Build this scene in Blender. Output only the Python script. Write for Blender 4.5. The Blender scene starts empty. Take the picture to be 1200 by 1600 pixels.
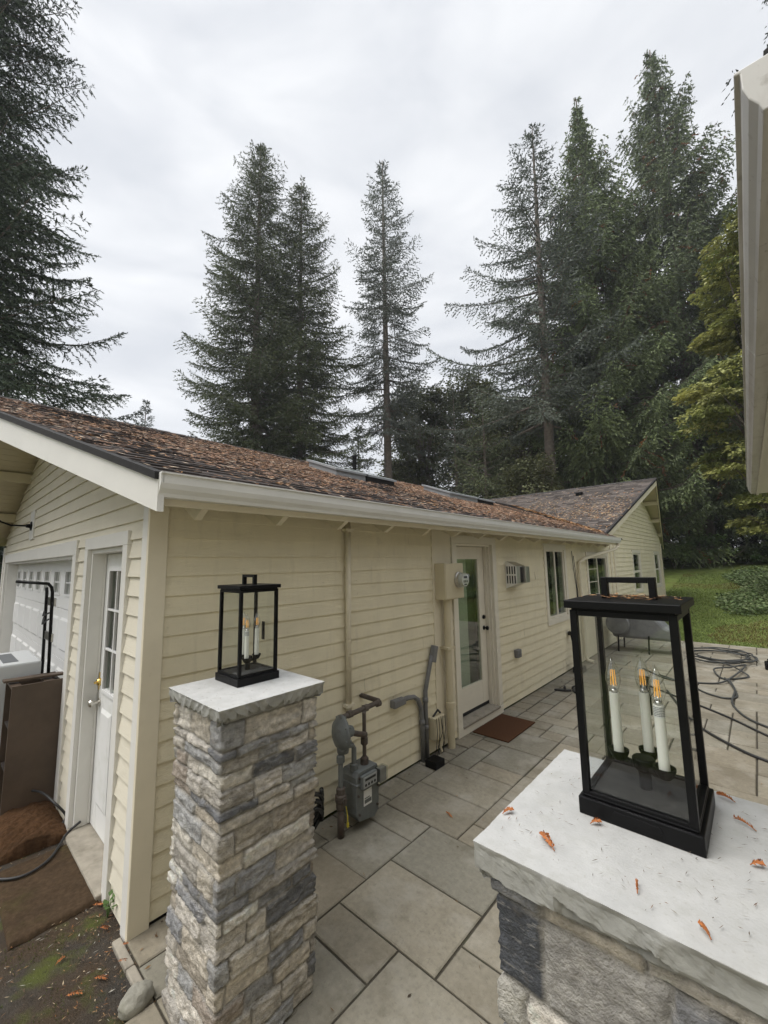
import bpy, math, random
import numpy as np
from mathutils import Vector, Matrix
R = math.radians
scene = bpy.context.scene
COL = scene.collection

# ------------------------------------------------------------------ camera
cam_d = bpy.data.cameras.new('camera'); cam = bpy.data.objects.new('camera', cam_d); COL.objects.link(cam)
YAW, PIT, ROL = R(42.04), R(7.243), R(-1.0136)
def cam_axes():
    cy, sy = math.cos(YAW), math.sin(YAW)
    f = Vector((-sy*math.cos(PIT), cy*math.cos(PIT), math.sin(PIT)))
    r0 = Vector((cy, sy, 0)); u0 = r0.cross(f)
    r = r0*math.cos(ROL)+u0*math.sin(ROL); u = -r0*math.sin(ROL)+u0*math.cos(ROL)
    return r, u, f
r_, u_, f_ = cam_axes()
cam.matrix_world = Matrix(((r_.x, u_.x, -f_.x, 0), (r_.y, u_.y, -f_.y, 0), (r_.z, u_.z, -f_.z, 2.08), (0, 0, 0, 1)))
cam_d.sensor_fit = 'AUTO'; cam_d.sensor_width = 36; cam_d.lens = 638.5/1600*36
cam_d.clip_start = 0.05; cam_d.clip_end = 2000
scene.camera = cam

# ------------------------------------------------------------------ sky, sun, exposure
SUN_EL, SUN_AZ = R(58), R(-150)          # azimuth from +Y towards +X
w = bpy.data.worlds.new('World'); scene.world = w; w.use_nodes = True
nt = w.node_tree; nt.nodes.clear()
def N(t, **k):
    n = nt.nodes.new(t)
    for a, b in k.items(): setattr(n, a, b)
    return n
out = N('ShaderNodeOutputWorld'); bg = N('ShaderNodeBackground'); bg.inputs['Strength'].default_value = 0.1
sky = N('ShaderNodeTexSky', sky_type='NISHITA', sun_disc=False); sky.sun_elevation = SUN_EL; sky.sun_rotation = SUN_AZ
sky.air_density = 1.0; sky.dust_density = 3.0
tc = N('ShaderNodeTexCoord'); mp = N('ShaderNodeMapping'); mp.inputs['Scale'].default_value = (1.4, 1.4, 4.5); mp.inputs['Rotation'].default_value = (0.25, 0.1, 0.6)
nz = N('ShaderNodeTexNoise'); nz.inputs['Scale'].default_value = 2.2; nz.inputs['Detail'].default_value = 6; nz.inputs['Roughness'].default_value = 0.5; nz.inputs['Distortion'].default_value = 0.35
cr = N('ShaderNodeValToRGB')
cr.color_ramp.elements[0].position = 0.34; cr.color_ramp.elements[0].color = (4.2, 4.34, 4.58, 1)
cr.color_ramp.elements[1].position = 0.64; cr.color_ramp.elements[1].color = (5.45, 5.52, 5.62, 1)
mx = N('ShaderNodeMix', data_type='RGBA'); mx.inputs[0].default_value = 0.93
nt.links.new(tc.outputs['Generated'], mp.inputs[0]); nt.links.new(mp.outputs[0], nz.inputs['Vector']); nt.links.new(nz.outputs[0], cr.inputs[0])
nt.links.new(sky.outputs[0], mx.inputs[6]); nt.links.new(cr.outputs[0], mx.inputs[7])
sx = N('ShaderNodeSeparateXYZ'); nt.links.new(tc.outputs['Generated'], sx.inputs[0])       # overcast sky: brightest overhead
zr_ = N('ShaderNodeMapRange'); zr_.inputs[1].default_value = .86; zr_.inputs[2].default_value = 1; zr_.inputs[3].default_value = 1; zr_.inputs[4].default_value = 4.2; nt.links.new(sx.outputs[2], zr_.inputs[0])
vm = N('ShaderNodeVectorMath', operation='SCALE'); nt.links.new(mx.outputs[2], vm.inputs[0]); nt.links.new(zr_.outputs[0], vm.inputs['Scale'])
nt.links.new(vm.outputs[0], bg.inputs[0]); nt.links.new(bg.outputs[0], out.inputs[0])
sun_d = bpy.data.lights.new('sun', 'SUN'); sun_d.energy = 1.5; sun_d.angle = R(40); sun_d.color = (1, .97, .92)
sun = bpy.data.objects.new('sun', sun_d); COL.objects.link(sun)
sd = Vector((math.sin(SUN_AZ)*math.cos(SUN_EL), math.cos(SUN_AZ)*math.cos(SUN_EL), math.sin(SUN_EL)))
sun.rotation_euler = sd.to_track_quat('Z', 'Y').to_euler()
vs = scene.view_settings; vs.view_transform = 'Standard'; vs.look = 'None'; vs.gamma = 1; vs.use_curve_mapping = False; vs.exposure = 0.92
cy_ = scene.cycles
cy_.max_bounces = 8; cy_.diffuse_bounces = 3; cy_.glossy_bounces = 4; cy_.transmission_bounces = 4; cy_.transparent_max_bounces = 24
cy_.caustics_reflective = False; cy_.caustics_refractive = False

# ------------------------------------------------------------------ numpy noise
def _h(ix, iy, iz, s):
    n = (ix*374761393 + iy*668265263 + iz*2147483647 + s*1274126177) & 0xffffffff
    n = ((n ^ (n >> 13))*1274126177) & 0xffffffff
    return ((n ^ (n >> 16)) & 0xffff)/65535.0
def vnoise(P, s=0):
    P = np.asarray(P, float); I = np.floor(P).astype(np.int64); F = P-I; F = F*F*(3-2*F)
    o = 0
    for dx in (0, 1):
        for dy in (0, 1):
            for dz in (0, 1):
                wt = (F[..., 0] if dx else 1-F[..., 0])*(F[..., 1] if dy else 1-F[..., 1])*(F[..., 2] if dz else 1-F[..., 2])
                o = o + wt*_h(I[..., 0]+dx, I[..., 1]+dy, I[..., 2]+dz, s)
    return o
def fbm(P, s=0, oct=4, g=.5):
    P = np.asarray(P, float); a = 1; t = 0; n = 0
    for k in range(oct):
        t = t+a*vnoise(P*(2.03**k), s+k); n += a; a *= g
    return t/n

# ------------------------------------------------------------------ mesh builder
class MB:
    def __init__(s): s.v = []; s.f = []; s.c = []
    def add(s, vs, fs, col=None):
        b = len(s.v); s.v += [tuple(map(float, v)) for v in vs]; s.f += [tuple(i+b for i in f) for f in fs]; s.c += [col]*len(vs)
        return s
    def box(s, a, b, col=None):
        x0, y0, z0 = (min(a[i], b[i]) for i in range(3)); x1, y1, z1 = (max(a[i], b[i]) for i in range(3))
        return s.add([(x0,y0,z0),(x1,y0,z0),(x1,y1,z0),(x0,y1,z0),(x0,y0,z1),(x1,y0,z1),(x1,y1,z1),(x0,y1,z1)],
              [(0,3,2,1),(4,5,6,7),(0,1,5,4),(1,2,6,5),(2,3,7,6),(3,0,4,7)], col)
    def hexa(s, p, col=None):   # 8 points bottom 4 ccw then top 4
        return s.add(p, [(0,3,2,1),(4,5,6,7),(0,1,5,4),(1,2,6,5),(2,3,7,6),(3,0,4,7)], col)
    def prism(s, poly, axis, a, b, col=None):   # poly in the two other axes, extruded along axis
        n = len(poly)
        def P(u, w_, t):
            return {'x': (t, u, w_), 'y': (u, t, w_), 'z': (u, w_, t)}[axis]
        vs = [P(u, w_, a) for u, w_ in poly]+[P(u, w_, b) for u, w_ in poly]
        fs = [tuple(range(n-1, -1, -1)), tuple(range(n, 2*n))]+[(i, (i+1) % n, n+(i+1) % n, n+i) for i in range(n)]
        return s.add(vs, fs, col)
    def tube(s, pts, r, n=8, caps=True, col=None):
        pts = [Vector(p) for p in pts]; m = len(pts); rs = r if hasattr(r, '__len__') else [r]*m
        vs = []; up = None
        for i, p in enumerate(pts):
            t = (pts[min(i+1, m-1)]-pts[max(i-1, 0)]).normalized()
            if up is None:
                up = Vector((0, 0, 1)) if abs(t.z) < .9 else Vector((1, 0, 0))
            a = (up-t*up.dot(t)).normalized(); b = t.cross(a); up = a
            for k in range(n):
                q = 2*math.pi*k/n; vs.append(p+(a*math.cos(q)+b*math.sin(q))*rs[i])
        fs = [(i*n+k, i*n+(k+1) % n, (i+1)*n+(k+1) % n, (i+1)*n+k) for i in range(m-1) for k in range(n)]
        if caps: fs += [tuple(range(n-1, -1, -1)), tuple((m-1)*n+k for k in range(n))]
        return s.add(vs, fs, col)
    def cyl(s, a, b, r0, r1=None, n=16, col=None): return s.tube([a, b], [r0, r0 if r1 is None else r1], n, True, col)
    def lathe(s, c, prof, n=20, axis=(0, 0, 1), col=None):  # prof: (r, h)
        ax = Vector(axis).normalized(); u = Vector((0, 0, 1)) if abs(ax.z) < .9 else Vector((1, 0, 0))
        a = (u-ax*u.dot(ax)).normalized(); b = ax.cross(a); c = Vector(c); vs = []; m = len(prof)
        for r, h in prof:
            for k in range(n):
                q = 2*math.pi*k/n; vs.append(c+ax*h+(a*math.cos(q)+b*math.sin(q))*max(r, 1e-5))
        fs = [(i*n+k, i*n+(k+1) % n, (i+1)*n+(k+1) % n, (i+1)*n+k) for i in range(m-1) for k in range(n)]
        fs += [tuple(range(n-1, -1, -1)), tuple((m-1)*n+k for k in range(n))]
        return s.add(vs, fs, col)
    def build(s, name, mat, parent=None, smooth=False, bevel=0, org=None):
        o_ = Vector(org) if org is not None else root_loc(parent)
        me = bpy.data.meshes.new(name)
        me.from_pydata([(v[0]-o_.x, v[1]-o_.y, v[2]-o_.z) for v in s.v], [], s.f); me.update()
        if any(c is not None for c in s.c):
            ca = me.color_attributes.new('Col', 'FLOAT_COLOR', 'POINT')
            ca.data.foreach_set('color', np.array([(*(c or (1, 1, 1)), 1) for c in s.c], np.float32).ravel())
        if smooth: me.polygons.foreach_set('use_smooth', [True]*len(me.polygons))
        me.materials.append(mat)
        o = bpy.data.objects.new(name, me); COL.objects.link(o)
        if parent is not None: o.parent = parent
        elif org is not None: o.location = o_
        if bevel:
            b = o.modifiers.new('bevel', 'BEVEL'); b.width = bevel; b.segments = 2; b.limit_method = 'ANGLE'; b.angle_limit = R(35)
        if smooth and not bevel:
            pass
        return o
def root_loc(p):
    if p is None: return Vector((0, 0, 0))
    while p.parent is not None: p = p.parent
    return p.location.copy()
def npmesh(name, V, nv, C, mat, parent=None, smooth=False, F=None, org=None):
    """V (n,3); faces either consecutive groups of nv vertices or F (m,k)"""
    o_ = root_loc(parent) if org is None else Vector(org); V = np.asarray(V, np.float32)-np.array(o_, np.float32)
    if F is None: F = np.arange(len(V), dtype=np.int32).reshape(-1, nv)
    F = np.asarray(F, np.int32); me = bpy.data.meshes.new(name)
    me.vertices.add(len(V)); me.vertices.foreach_set('co', V.ravel())
    me.loops.add(F.size); me.loops.foreach_set('vertex_index', F.ravel())
    me.polygons.add(len(F)); me.polygons.foreach_set('loop_start', np.arange(0, F.size, F.shape[1], dtype=np.int32)); me.polygons.foreach_set('loop_total', np.full(len(F), F.shape[1], np.int32))
    if smooth: me.polygons.foreach_set('use_smooth', np.ones(len(F), bool))
    me.update(calc_edges=True)
    if C is not None:
        ca = me.color_attributes.new('Col', 'FLOAT_COLOR', 'POINT')
        ca.data.foreach_set('color', np.concatenate([np.asarray(C, np.float32), np.ones((len(V), 1), np.float32)], 1).ravel())
    me.materials.append(mat); o = bpy.data.objects.new(name, me); COL.objects.link(o)
    if parent is not None: o.parent = parent
    elif org is not None: o.location = o_
    return o
def tag(o, label=None, cat=None, group=None, kind=None):
    if label: o['label'] = label
    if cat: o['category'] = cat
    if group: o['group'] = group
    if kind: o['kind'] = kind
    return o
def empty(name, loc, label, cat, group=None):
    o = bpy.data.objects.new(name, None); COL.objects.link(o); o.location = loc; o.empty_display_size = .1
    return tag(o, label, cat, group)
def copy_tree(o, parent=None):
    c = o.copy(); COL.objects.link(c); c.parent = parent
    for ch in list(o.children): copy_tree(ch, c)
    return c

# ------------------------------------------------------------------ materials
def mat(name, base=(.5, .5, .5), rough=.6, metal=0, spec=.5, vcol=False, var=0, vscale=8, bump=0, bscale=60, bstretch=(1, 1, 1), bdetail=4, spots=None, patches=None, sheen=0, translucent=0, bdist=.01):
    m = bpy.data.materials.new(name); m.use_nodes = True; t = m.node_tree; p = t.nodes['Principled BSDF']; L = t.links.new
    p.inputs['Roughness'].default_value = rough; p.inputs['Metallic'].default_value = metal; p.inputs['Specular IOR Level'].default_value = spec
    tcn = t.nodes.new('ShaderNodeTexCoord'); src = None
    if vcol:
        a = t.nodes.new('ShaderNodeVertexColor'); a.layer_name = 'Col'; src = a.outputs[0]
    def mixc(fac_sock, fac_val, A, B, mode='MIX'):
        x = t.nodes.new('ShaderNodeMix'); x.data_type = 'RGBA'; x.blend_type = mode
        if fac_sock is not None: L(fac_sock, x.inputs[0])
        else: x.inputs[0].default_value = fac_val
        for s_, v in ((6, A), (7, B)):
            if hasattr(v, 'is_linked'): L(v, x.inputs[s_])
            else: x.inputs[s_].default_value = (*v, 1)
        return x.outputs[2]
    if src is None:
        rgb = t.nodes.new('ShaderNodeRGB'); rgb.outputs[0].default_value = (*base, 1); src = rgb.outputs[0]
    def noise(scale, detail=4, rough_=.55, stretch=(1, 1, 1)):
        mpn = t.nodes.new('ShaderNodeMapping'); mpn.inputs['Scale'].default_value = stretch; L(tcn.outputs['Object'], mpn.inputs[0])
        n = t.nodes.new('ShaderNodeTexNoise'); n.inputs['Scale'].default_value = scale; n.inputs['Detail'].default_value = detail; n.inputs['Roughness'].default_value = rough_
        L(mpn.outputs[0], n.inputs['Vector']); return n.outputs[0]
    def ramp(s_, a, b):
        r = t.nodes.new('ShaderNodeMapRange'); r.inputs[1].default_value = a; r.inputs[2].default_value = b; r.clamp = True; L(s_, r.inputs[0]); return r.outputs[0]
    if var:
        v = ramp(noise(vscale, 6, .6), .25, .75); mr = t.nodes.new('ShaderNodeMapRange'); L(v, mr.inputs[0]); mr.inputs[3].default_value = 1-var; mr.inputs[4].default_value = 1+var
        cc = t.nodes.new('ShaderNodeCombineColor'); [L(mr.outputs[0], cc.inputs[i]) for i in range(3)]
        src = mixc(None, 1, src, cc.outputs[0], 'MULTIPLY')
    for pt in (patches or []):      # (color, scale, lo, hi, strength, stretch)
        f = ramp(noise(pt[1], 6, .62, pt[5] if len(pt) > 5 else (1, 1, 1)), pt[2], pt[3])
        mm = t.nodes.new('ShaderNodeMath'); mm.operation = 'MULTIPLY'; L(f, mm.inputs[0]); mm.inputs[1].default_value = pt[4]
        src = mixc(mm.outputs[0], 0, src, pt[0])
    L(src, p.inputs['Base Color'])
    if bump:
        b = t.nodes.new('ShaderNodeBump'); b.inputs['Strength'].default_value = bump; b.inputs['Distance'].default_value = bdist
        L(noise(bscale, bdetail, .6, bstretch), b.inputs['Height']); L(b.outputs[0], p.inputs['Normal'])
    if translucent:
        tr = t.nodes.new('ShaderNodeBsdfTranslucent'); L(src, tr.inputs[0]); mxs = t.nodes.new('ShaderNodeMixShader'); mxs.inputs[0].default_value = translucent
        L(p.outputs[0], mxs.inputs[1]); L(tr.outputs[0], mxs.inputs[2]); L(mxs.outputs[0], t.nodes['Material Output'].inputs[0])
    return m
def glass_mat(name, tint=(1, 1, 1), boost=1.0, base=0.0, rough=.0):
    m = bpy.data.materials.new(name); m.use_nodes = True; t = m.node_tree; t.nodes.remove(t.nodes['Principled BSDF']); L = t.links.new
    tr = t.nodes.new('ShaderNodeBsdfTransparent'); tr.inputs[0].default_value = (*tint, 1)
    gl = t.nodes.new('ShaderNodeBsdfGlossy'); gl.inputs['Roughness'].default_value = rough
    fr = t.nodes.new('ShaderNodeFresnel'); fr.inputs[0].default_value = 1.5
    ma = t.nodes.new('ShaderNodeMath'); ma.operation = 'MULTIPLY_ADD'; ma.use_clamp = True; L(fr.outputs[0], ma.inputs[0]); ma.inputs[1].default_value = boost; ma.inputs[2].default_value = base
    ge = t.nodes.new('ShaderNodeNewGeometry'); inv = t.nodes.new('ShaderNodeMath'); inv.operation = 'SUBTRACT'; inv.inputs[0].default_value = 1; L(ge.outputs['Backfacing'], inv.inputs[1]); mu = t.nodes.new('ShaderNodeMath'); mu.operation = 'MULTIPLY'; L(ma.outputs[0], mu.inputs[0]); L(inv.outputs[0], mu.inputs[1])
    mxs = t.nodes.new('ShaderNodeMixShader'); L(mu.outputs[0], mxs.inputs[0]); L(tr.outputs[0], mxs.inputs[1]); L(gl.outputs[0], mxs.inputs[2])
    L(mxs.outputs[0], t.nodes['Material Output'].inputs[0]); return m

CREAM = (.81, .735, .54); WHITE = (.76, .745, .70)
M = {}
M['siding'] = mat('cream_siding_paint', CREAM, .62, spec=.35, var=.07, vscale=3, bump=.8, bscale=26, bstretch=(9, .5, 14), bdist=.005, patches=[((.36, .31, .2), 2.2, .60, .8, .32), ((.12, .1, .07), 55, .74, .78, .5), ((.30, .26, .18), 5, .55, .8, .22, (3, 3, .35))])
M['siding_x'] = mat('cream_gable_paint', (.76, .71, .585), .62, spec=.35, var=.05, vscale=3, bump=.6, bscale=26, bstretch=(.5, 9, 14), bdist=.005, patches=[((.35, .32, .24), 2.2, .62, .8, .25), ((.12, .1, .07), 55, .75, .79, .4)])
M['cream_trim'] = mat('cream_trim_paint', (.75, .68, .525), .55, spec=.4, var=.05, vscale=5, bump=.15, bscale=70, bdist=.003, patches=[((.2, .16, .1), 14, .68, .8, .35)])
M['white'] = mat('white_trim_paint', WHITE, .5, spec=.4, var=.04, vscale=5, bump=.12, bscale=80, bdist=.003, patches=[((.35, .33, .26), 9, .64, .82, .22)])
M['warm_white'] = mat('warm_white_trim_paint', (.76, .71, .60), .5, spec=.4, var=.04, vscale=5, bump=.12, bscale=80, bdist=.003, patches=[((.35, .31, .22), 9, .64, .82, .25)])
M['white_dirty'] = mat('white_gutter_paint', (.74, .73, .69), .42, spec=.5, var=.06, vscale=4, patches=[((.3, .28, .22), 6, .58, .8, .3, (1, .3, 3)), ((.12, .11, .08), 40, .72, .78, .5)])
M['door_white'] = mat('white_door_paint', (.86, .86, .85), .38, spec=.5, var=.02, vscale=4)
M['door_moss'] = mat('white_door_paint_greened', (.84, .84, .82), .45, var=.03, vscale=5, patches=[((.33, .36, .2), 5, .52, .72, .25)])
M['shingle'] = mat('asphalt_shingle', vcol=True, rough=.9, spec=.25, var=.25, vscale=40, bump=.5, bscale=240, bdist=.003, patches=[((.10, .11, .05), 1.3, .62, .8, .25)])
M['shingle_edge'] = mat('shingle_edge_black', (.016, .015, .015), .85, var=.2, vscale=20)
M['underdeck'] = mat('cream_soffit_boards', (.62, .55, .38), .6, var=.06, vscale=4, bump=.1, bscale=40)
M['pale_soffit'] = mat('pale_soffit_panel', (.72, .71, .62), .5, var=.03, vscale=3)
M['taupe'] = mat('taupe_gutter_metal', (.58, .57, .545), .4, spec=.5, var=.07, vscale=5, patches=[((.2, .17, .13), 14, .60, .72, .45), ((.30, .27, .22), 4, .48, .7, .35, (6, .5, 2)), ((.10, .09, .07), 40, .66, .72, .5)])
M['black'] = mat('black_powder_coat', (.0035, .0035, .004), .42, spec=.22, var=.2, vscale=30, bump=.05, bscale=300, bdist=.001, patches=[((.03, .028, .026), 24, .66, .8, .3)])
M['black_gloss'] = mat('black_gloss_plastic', (.012, .012, .012), .15)
M['rubber'] = mat('black_rubber_hose', (.02, .02, .021), .5, var=.2, vscale=20)
M['rubber_grey'] = mat('dark_grey_rubber_hose', (.045, .047, .045), .55, var=.2, vscale=20)
M['candle'] = mat('ivory_plastic_sleeve', (.78, .77, .70), .45, spec=.4, var=.02)
M['amber'] = mat('amber_filament', (.95, .50, .07), .4); M['amber'].node_tree.nodes['Principled BSDF'].inputs['Emission Color'].default_value = (1, .42, .05, 1); M['amber'].node_tree.nodes['Principled BSDF'].inputs['Emission Strength'].default_value = .25
M['black_matte'] = mat('black_cast_metal', (.004, .004, .004), .6, spec=.12)
M['dusty'] = mat('dusty_black_floor', (.035, .034, .032), .7, spec=.15, var=.3, vscale=20, patches=[((.10, .095, .085), 14, .55, .75, .5)])
M['steel'] = mat('brushed_steel', (.55, .54, .52), .3, metal=1, var=.1, vscale=12)
M['brass'] = mat('polished_brass', (.75, .52, .16), .22, metal=1)
M['nickel'] = mat('satin_nickel', (.6, .58, .53), .28, metal=1)
M['stone'] = mat('rough_veneer_stone', vcol=True, rough=.85, spec=.3, var=.38, vscale=34, bump=1, bscale=150, bdetail=10, bdist=.010, patches=[((.09, .085, .08), 70, .63, .73, .5, (1, 1, 2.5)), ((.60, .57, .52), 26, .57, .72, .5, (1, 1, 3.5)), ((.22, .17, .11), 11, .58, .72, .3)])
M['cap'] = mat('pale_limestone', vcol=True, rough=.8, spec=.3, var=.11, vscale=14, bump=.5, bscale=150, bdetail=8, bdist=.002, patches=[((.34, .33, .30), 120, .57, .70, .5), ((.33, .325, .29), 18, .54, .74, .35), ((.27, .26, .21), 5, .54, .72, .22), ((.16, .15, .13), 38, .70, .74, .5, (1, 4, 1))])
M['cap_edge'] = M['cap']
M['paver'] = mat('concrete_paver', vcol=True, rough=.82, spec=.3, var=.17, vscale=26, bump=.45, bscale=210, bdetail=6, bdist=.003, patches=[((.10, .095, .07), 46, .55, .70, .38), ((.13, .11, .075), 1.7, .45, .66, .50), ((.42, .40, .35), 2.9, .50, .68, .35), ((.10, .09, .06), 7, .56, .70, .35), ((.38, .36, .31), 160, .62, .70, .45)])
M['joint'] = mat('dark_joint_sand', (.050, .043, .030), .95, var=.4, vscale=30, patches=[((.05, .07, .02), 3, .55, .7, .5)])
M['asphalt'] = mat('mossy_old_asphalt', (.046, .040, .033), .85, spec=.3, var=.4, vscale=30, bump=1, bscale=130, bdetail=8, bdist=.012, patches=[((.060, .038, .020), 2.6, .40, .60, .8), ((.075, .090, .014), 2.3, .53, .64, .85), ((.22, .19, .15), 95, .63, .69, .6), ((.015, .012, .01), 40, .6, .7, .6)])
M['concrete'] = mat('weathered_concrete', (.30, .27, .22), .85, var=.2, vscale=14, bump=.4, bscale=120, bdist=.004, patches=[((.10, .09, .06), 9, .52, .72, .5)])
M['lawn'] = mat('lawn_soil_grass', (.125, .160, .042), .9, spec=.15, var=.35, vscale=2.0, bump=.6, bscale=60, bdist=.03, patches=[((.13, .105, .03), .55, .56, .7, .55), ((.02, .035, .008), 5, .5, .7, .5)])
M['grass'] = mat('grass_blades', vcol=True, rough=.6, spec=.3, translucent=.3)
M['leaf'] = mat('foliage', vcol=True, rough=.55, spec=.3, translucent=.25)
M['needle'] = mat('conifer_needles', vcol=True, rough=.6, spec=.25, translucent=.12)
M['bark'] = mat('grey_brown_bark', (.165, .135, .115), .9, var=.35, vscale=6, bump=.9, bscale=14, bstretch=(4, 4, .6), bdist=.05)
M['litter'] = mat('dry_needle_litter', vcol=True, rough=.75, spec=.2)
M['sprig'] = mat('dry_cedar_sprig', (.42, .15, .045), .7, var=.4, vscale=60, translucent=.15)
M['coir'] = mat('brown_coir', (.085, .045, .022), .97, spec=.1, var=.4, vscale=45, bump=1, bscale=220, bdist=.01, patches=[((.035, .02, .01), 5, .5, .7, .6), ((.15, .09, .05), 120, .62, .7, .5)])
M['mat_flat'] = mat('thin_brown_mat', (.060, .040, .024), .95, spec=.1, var=.35, vscale=40, bump=.7, bscale=200, bdist=.005, patches=[((.05, .06, .012), 2.2, .56, .70, .35), ((.028, .02, .012), 6, .5, .7, .5), ((.13, .09, .05), 90, .62, .7, .4)])
M['mat_red'] = mat('rust_brown_doormat', (.080, .038, .020), .95, spec=.1, var=.25, vscale=60, bump=.8, bscale=260, bdist=.005)
M['darkwood'] = mat('brown_wood_panel', (.090, .062, .043), .5, var=.3, vscale=4, bump=.2, bscale=20, bstretch=(6, 6, .5), bdist=.003)
M['darkwood_in'] = mat('dark_brown_board', (.02, .013, .010), .6, var=.2)
M['gasgrey'] = mat('grey_meter_paint', (.14, .15, .145), .55, spec=.4, var=.18, vscale=16, bump=.25, bscale=90, bdist=.003, patches=[((.07, .05, .035), 18, .6, .75, .5)])
M['rustpipe'] = mat('dark_rusty_pipe', (.085, .068, .055), .7, var=.4, vscale=22, bump=.4, bscale=120, bdist=.003, patches=[((.11, .045, .02), 16, .55, .7, .55)])
M['conduit'] = mat('grey_pvc_conduit', (.17, .17, .17), .5, var=.15, vscale=14, patches=[((.13, .08, .05), 12, .62, .75, .4)])
M['paper'] = mat('white_label', (.72, .72, .7), .6)
M['ink'] = mat('black_print', (.02, .02, .02), .6)
M['plastic_clear'] = glass_mat('clear_cover', (.85, .87, .84), 1.5, .04)
M['glass'] = glass_mat('lantern_glass', (.975, .985, .98), 1.25, .0)
M['bulb'] = glass_mat('bulb_glass', (.97, .97, .96), 3.5, .05)
M['window'] = glass_mat('window_glass', (.86, .9, .86), 1.4, .08)
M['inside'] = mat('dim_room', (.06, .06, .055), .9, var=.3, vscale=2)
M['blind'] = mat('pale_blind', (.52, .56, .46), .8, var=.08, vscale=3)
M['blind_dk'] = mat('dark_green_drape', (.045, .075, .03), .9, var=.4, vscale=5)
M['coverall'] = mat('grey_vinyl_cover', (.16, .16, .165), .6, var=.3, vscale=6, bump=.3, bscale=14, bdist=.02)
M['rock'] = mat('grey_field_stone', (.26, .25, .21), .85, var=.3, vscale=10, bump=.5, bscale=60, bdist=.01, patches=[((.10, .11, .05), 8, .55, .7, .4)])
M['appliance'] = mat('white_appliance_shell', (.66, .68, .69), .4, var=.03)
M['appliance_dk'] = mat('grey_appliance_vent', (.16, .17, .18), .5)
M['yellow'] = mat('yellow_tag', (.6, .5, .05), .6)
M['beige_metal'] = mat('beige_meter_paint', (.60, .53, .37), .5, spec=.4, var=.05, vscale=6, patches=[((.3, .24, .16), 16, .68, .8, .4)])
# ------------------------------------------------------------------ ground
def terr(x, y):
    x = np.asarray(x, float); y = np.asarray(y, float)
    d = np.clip(y-13.25, 0, None)
    z = -.05+.088*np.minimum(d, 30)+.02*np.clip(d-30, 0, None)*0
    z = z+np.where(d > .2, .10*(fbm(np.stack([x*.35, y*.35, 0*x], -1), 5)-.5)*np.clip(d/3, 0, 1), 0)
    return z
xs = np.unique(np.concatenate([np.linspace(-300, -30, 12), np.arange(-30, 14, .8), np.linspace(14, 300, 14)]))
ys = np.unique(np.concatenate([np.linspace(-300, -20, 10), np.arange(-20, 13, 3), np.arange(13, 48, .8), np.linspace(48, 300, 12)]))
gx, gy = np.meshgrid(xs, ys); gz = terr(gx, gy); nx_ = len(xs)
idx = np.arange(gx.size).reshape(gx.shape)
F = np.stack([idx[:-1, :-1], idx[:-1, 1:], idx[1:, 1:], idx[1:, :-1]], -1).reshape(-1, 4)
tag(npmesh('lawn', np.stack([gx, gy, gz], -1).reshape(-1, 3), 4, None, M['lawn'], F=F, smooth=True), kind='structure')

# driveway asphalt: fine undulating sheet
xs = np.concatenate([np.linspace(-30, -5, 20)[:-1], np.arange(-5, -2.37, .05), [-2.372]]); ys = np.concatenate([np.linspace(-20, 0, 16)[:-1], np.arange(0, .96, .05), [1.2]])
gx, gy = np.meshgrid(xs, ys); gz = -.022+.012*(fbm(np.stack([gx*6, gy*6, 0*gx], -1), 9)-.5)
idx = np.arange(gx.size).reshape(gx.shape); F = np.stack([idx[:-1, :-1], idx[:-1, 1:], idx[1:, 1:], idx[1:, :-1]], -1).reshape(-1, 4)
tag(npmesh('driveway', np.stack([gx, gy, gz], -1).reshape(-1, 3), 4, None, M['asphalt'], F=F, smooth=True), kind='structure')

# patio of concrete pavers on a 243 mm grid
rng = random.Random(4)
X0, DX, Y0, DY = -2.86, .242, 1.155, .2435
I0, I1, J0, J1 = 0, 30, -16, 49
occ = {}
slabs = []
def free(i0, i1, j0, j1): return all((i, j) not in occ for i in range(i0, i1) for j in range(j0, j1))
def put(i0, i1, j0, j1):
    for i in range(i0, i1):
        for j in range(j0, j1): occ[(i, j)] = 1
    slabs.append((X0+DX*i0, X0+DX*i1, Y0+DY*j0, Y0+DY*j1))
for i in range(I0, 2):
    for j in range(J0, -1): occ[(i, j)] = 1
for s in [(3,6,3,5),(3,5,2,3),(5,8,1,3),(6,8,3,4),(6,8,4,6),(3,6,5,7),(1,3,4,6),(1,3,2,4),(1,3,6,7),(1,4,7,9),(1,4,9,11),(2,4,11,12),(1,2,11,13),(2,4,12,14),(4,6,7,8),(4,6,8,10),(4,6,10,12),(1,3,0,2),(3,5,0,2),(5,8,-1,1),(1,4,14,16),(1,3,16,17),(3,5,15,17)]:
    if free(*s): put(*s)
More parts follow.
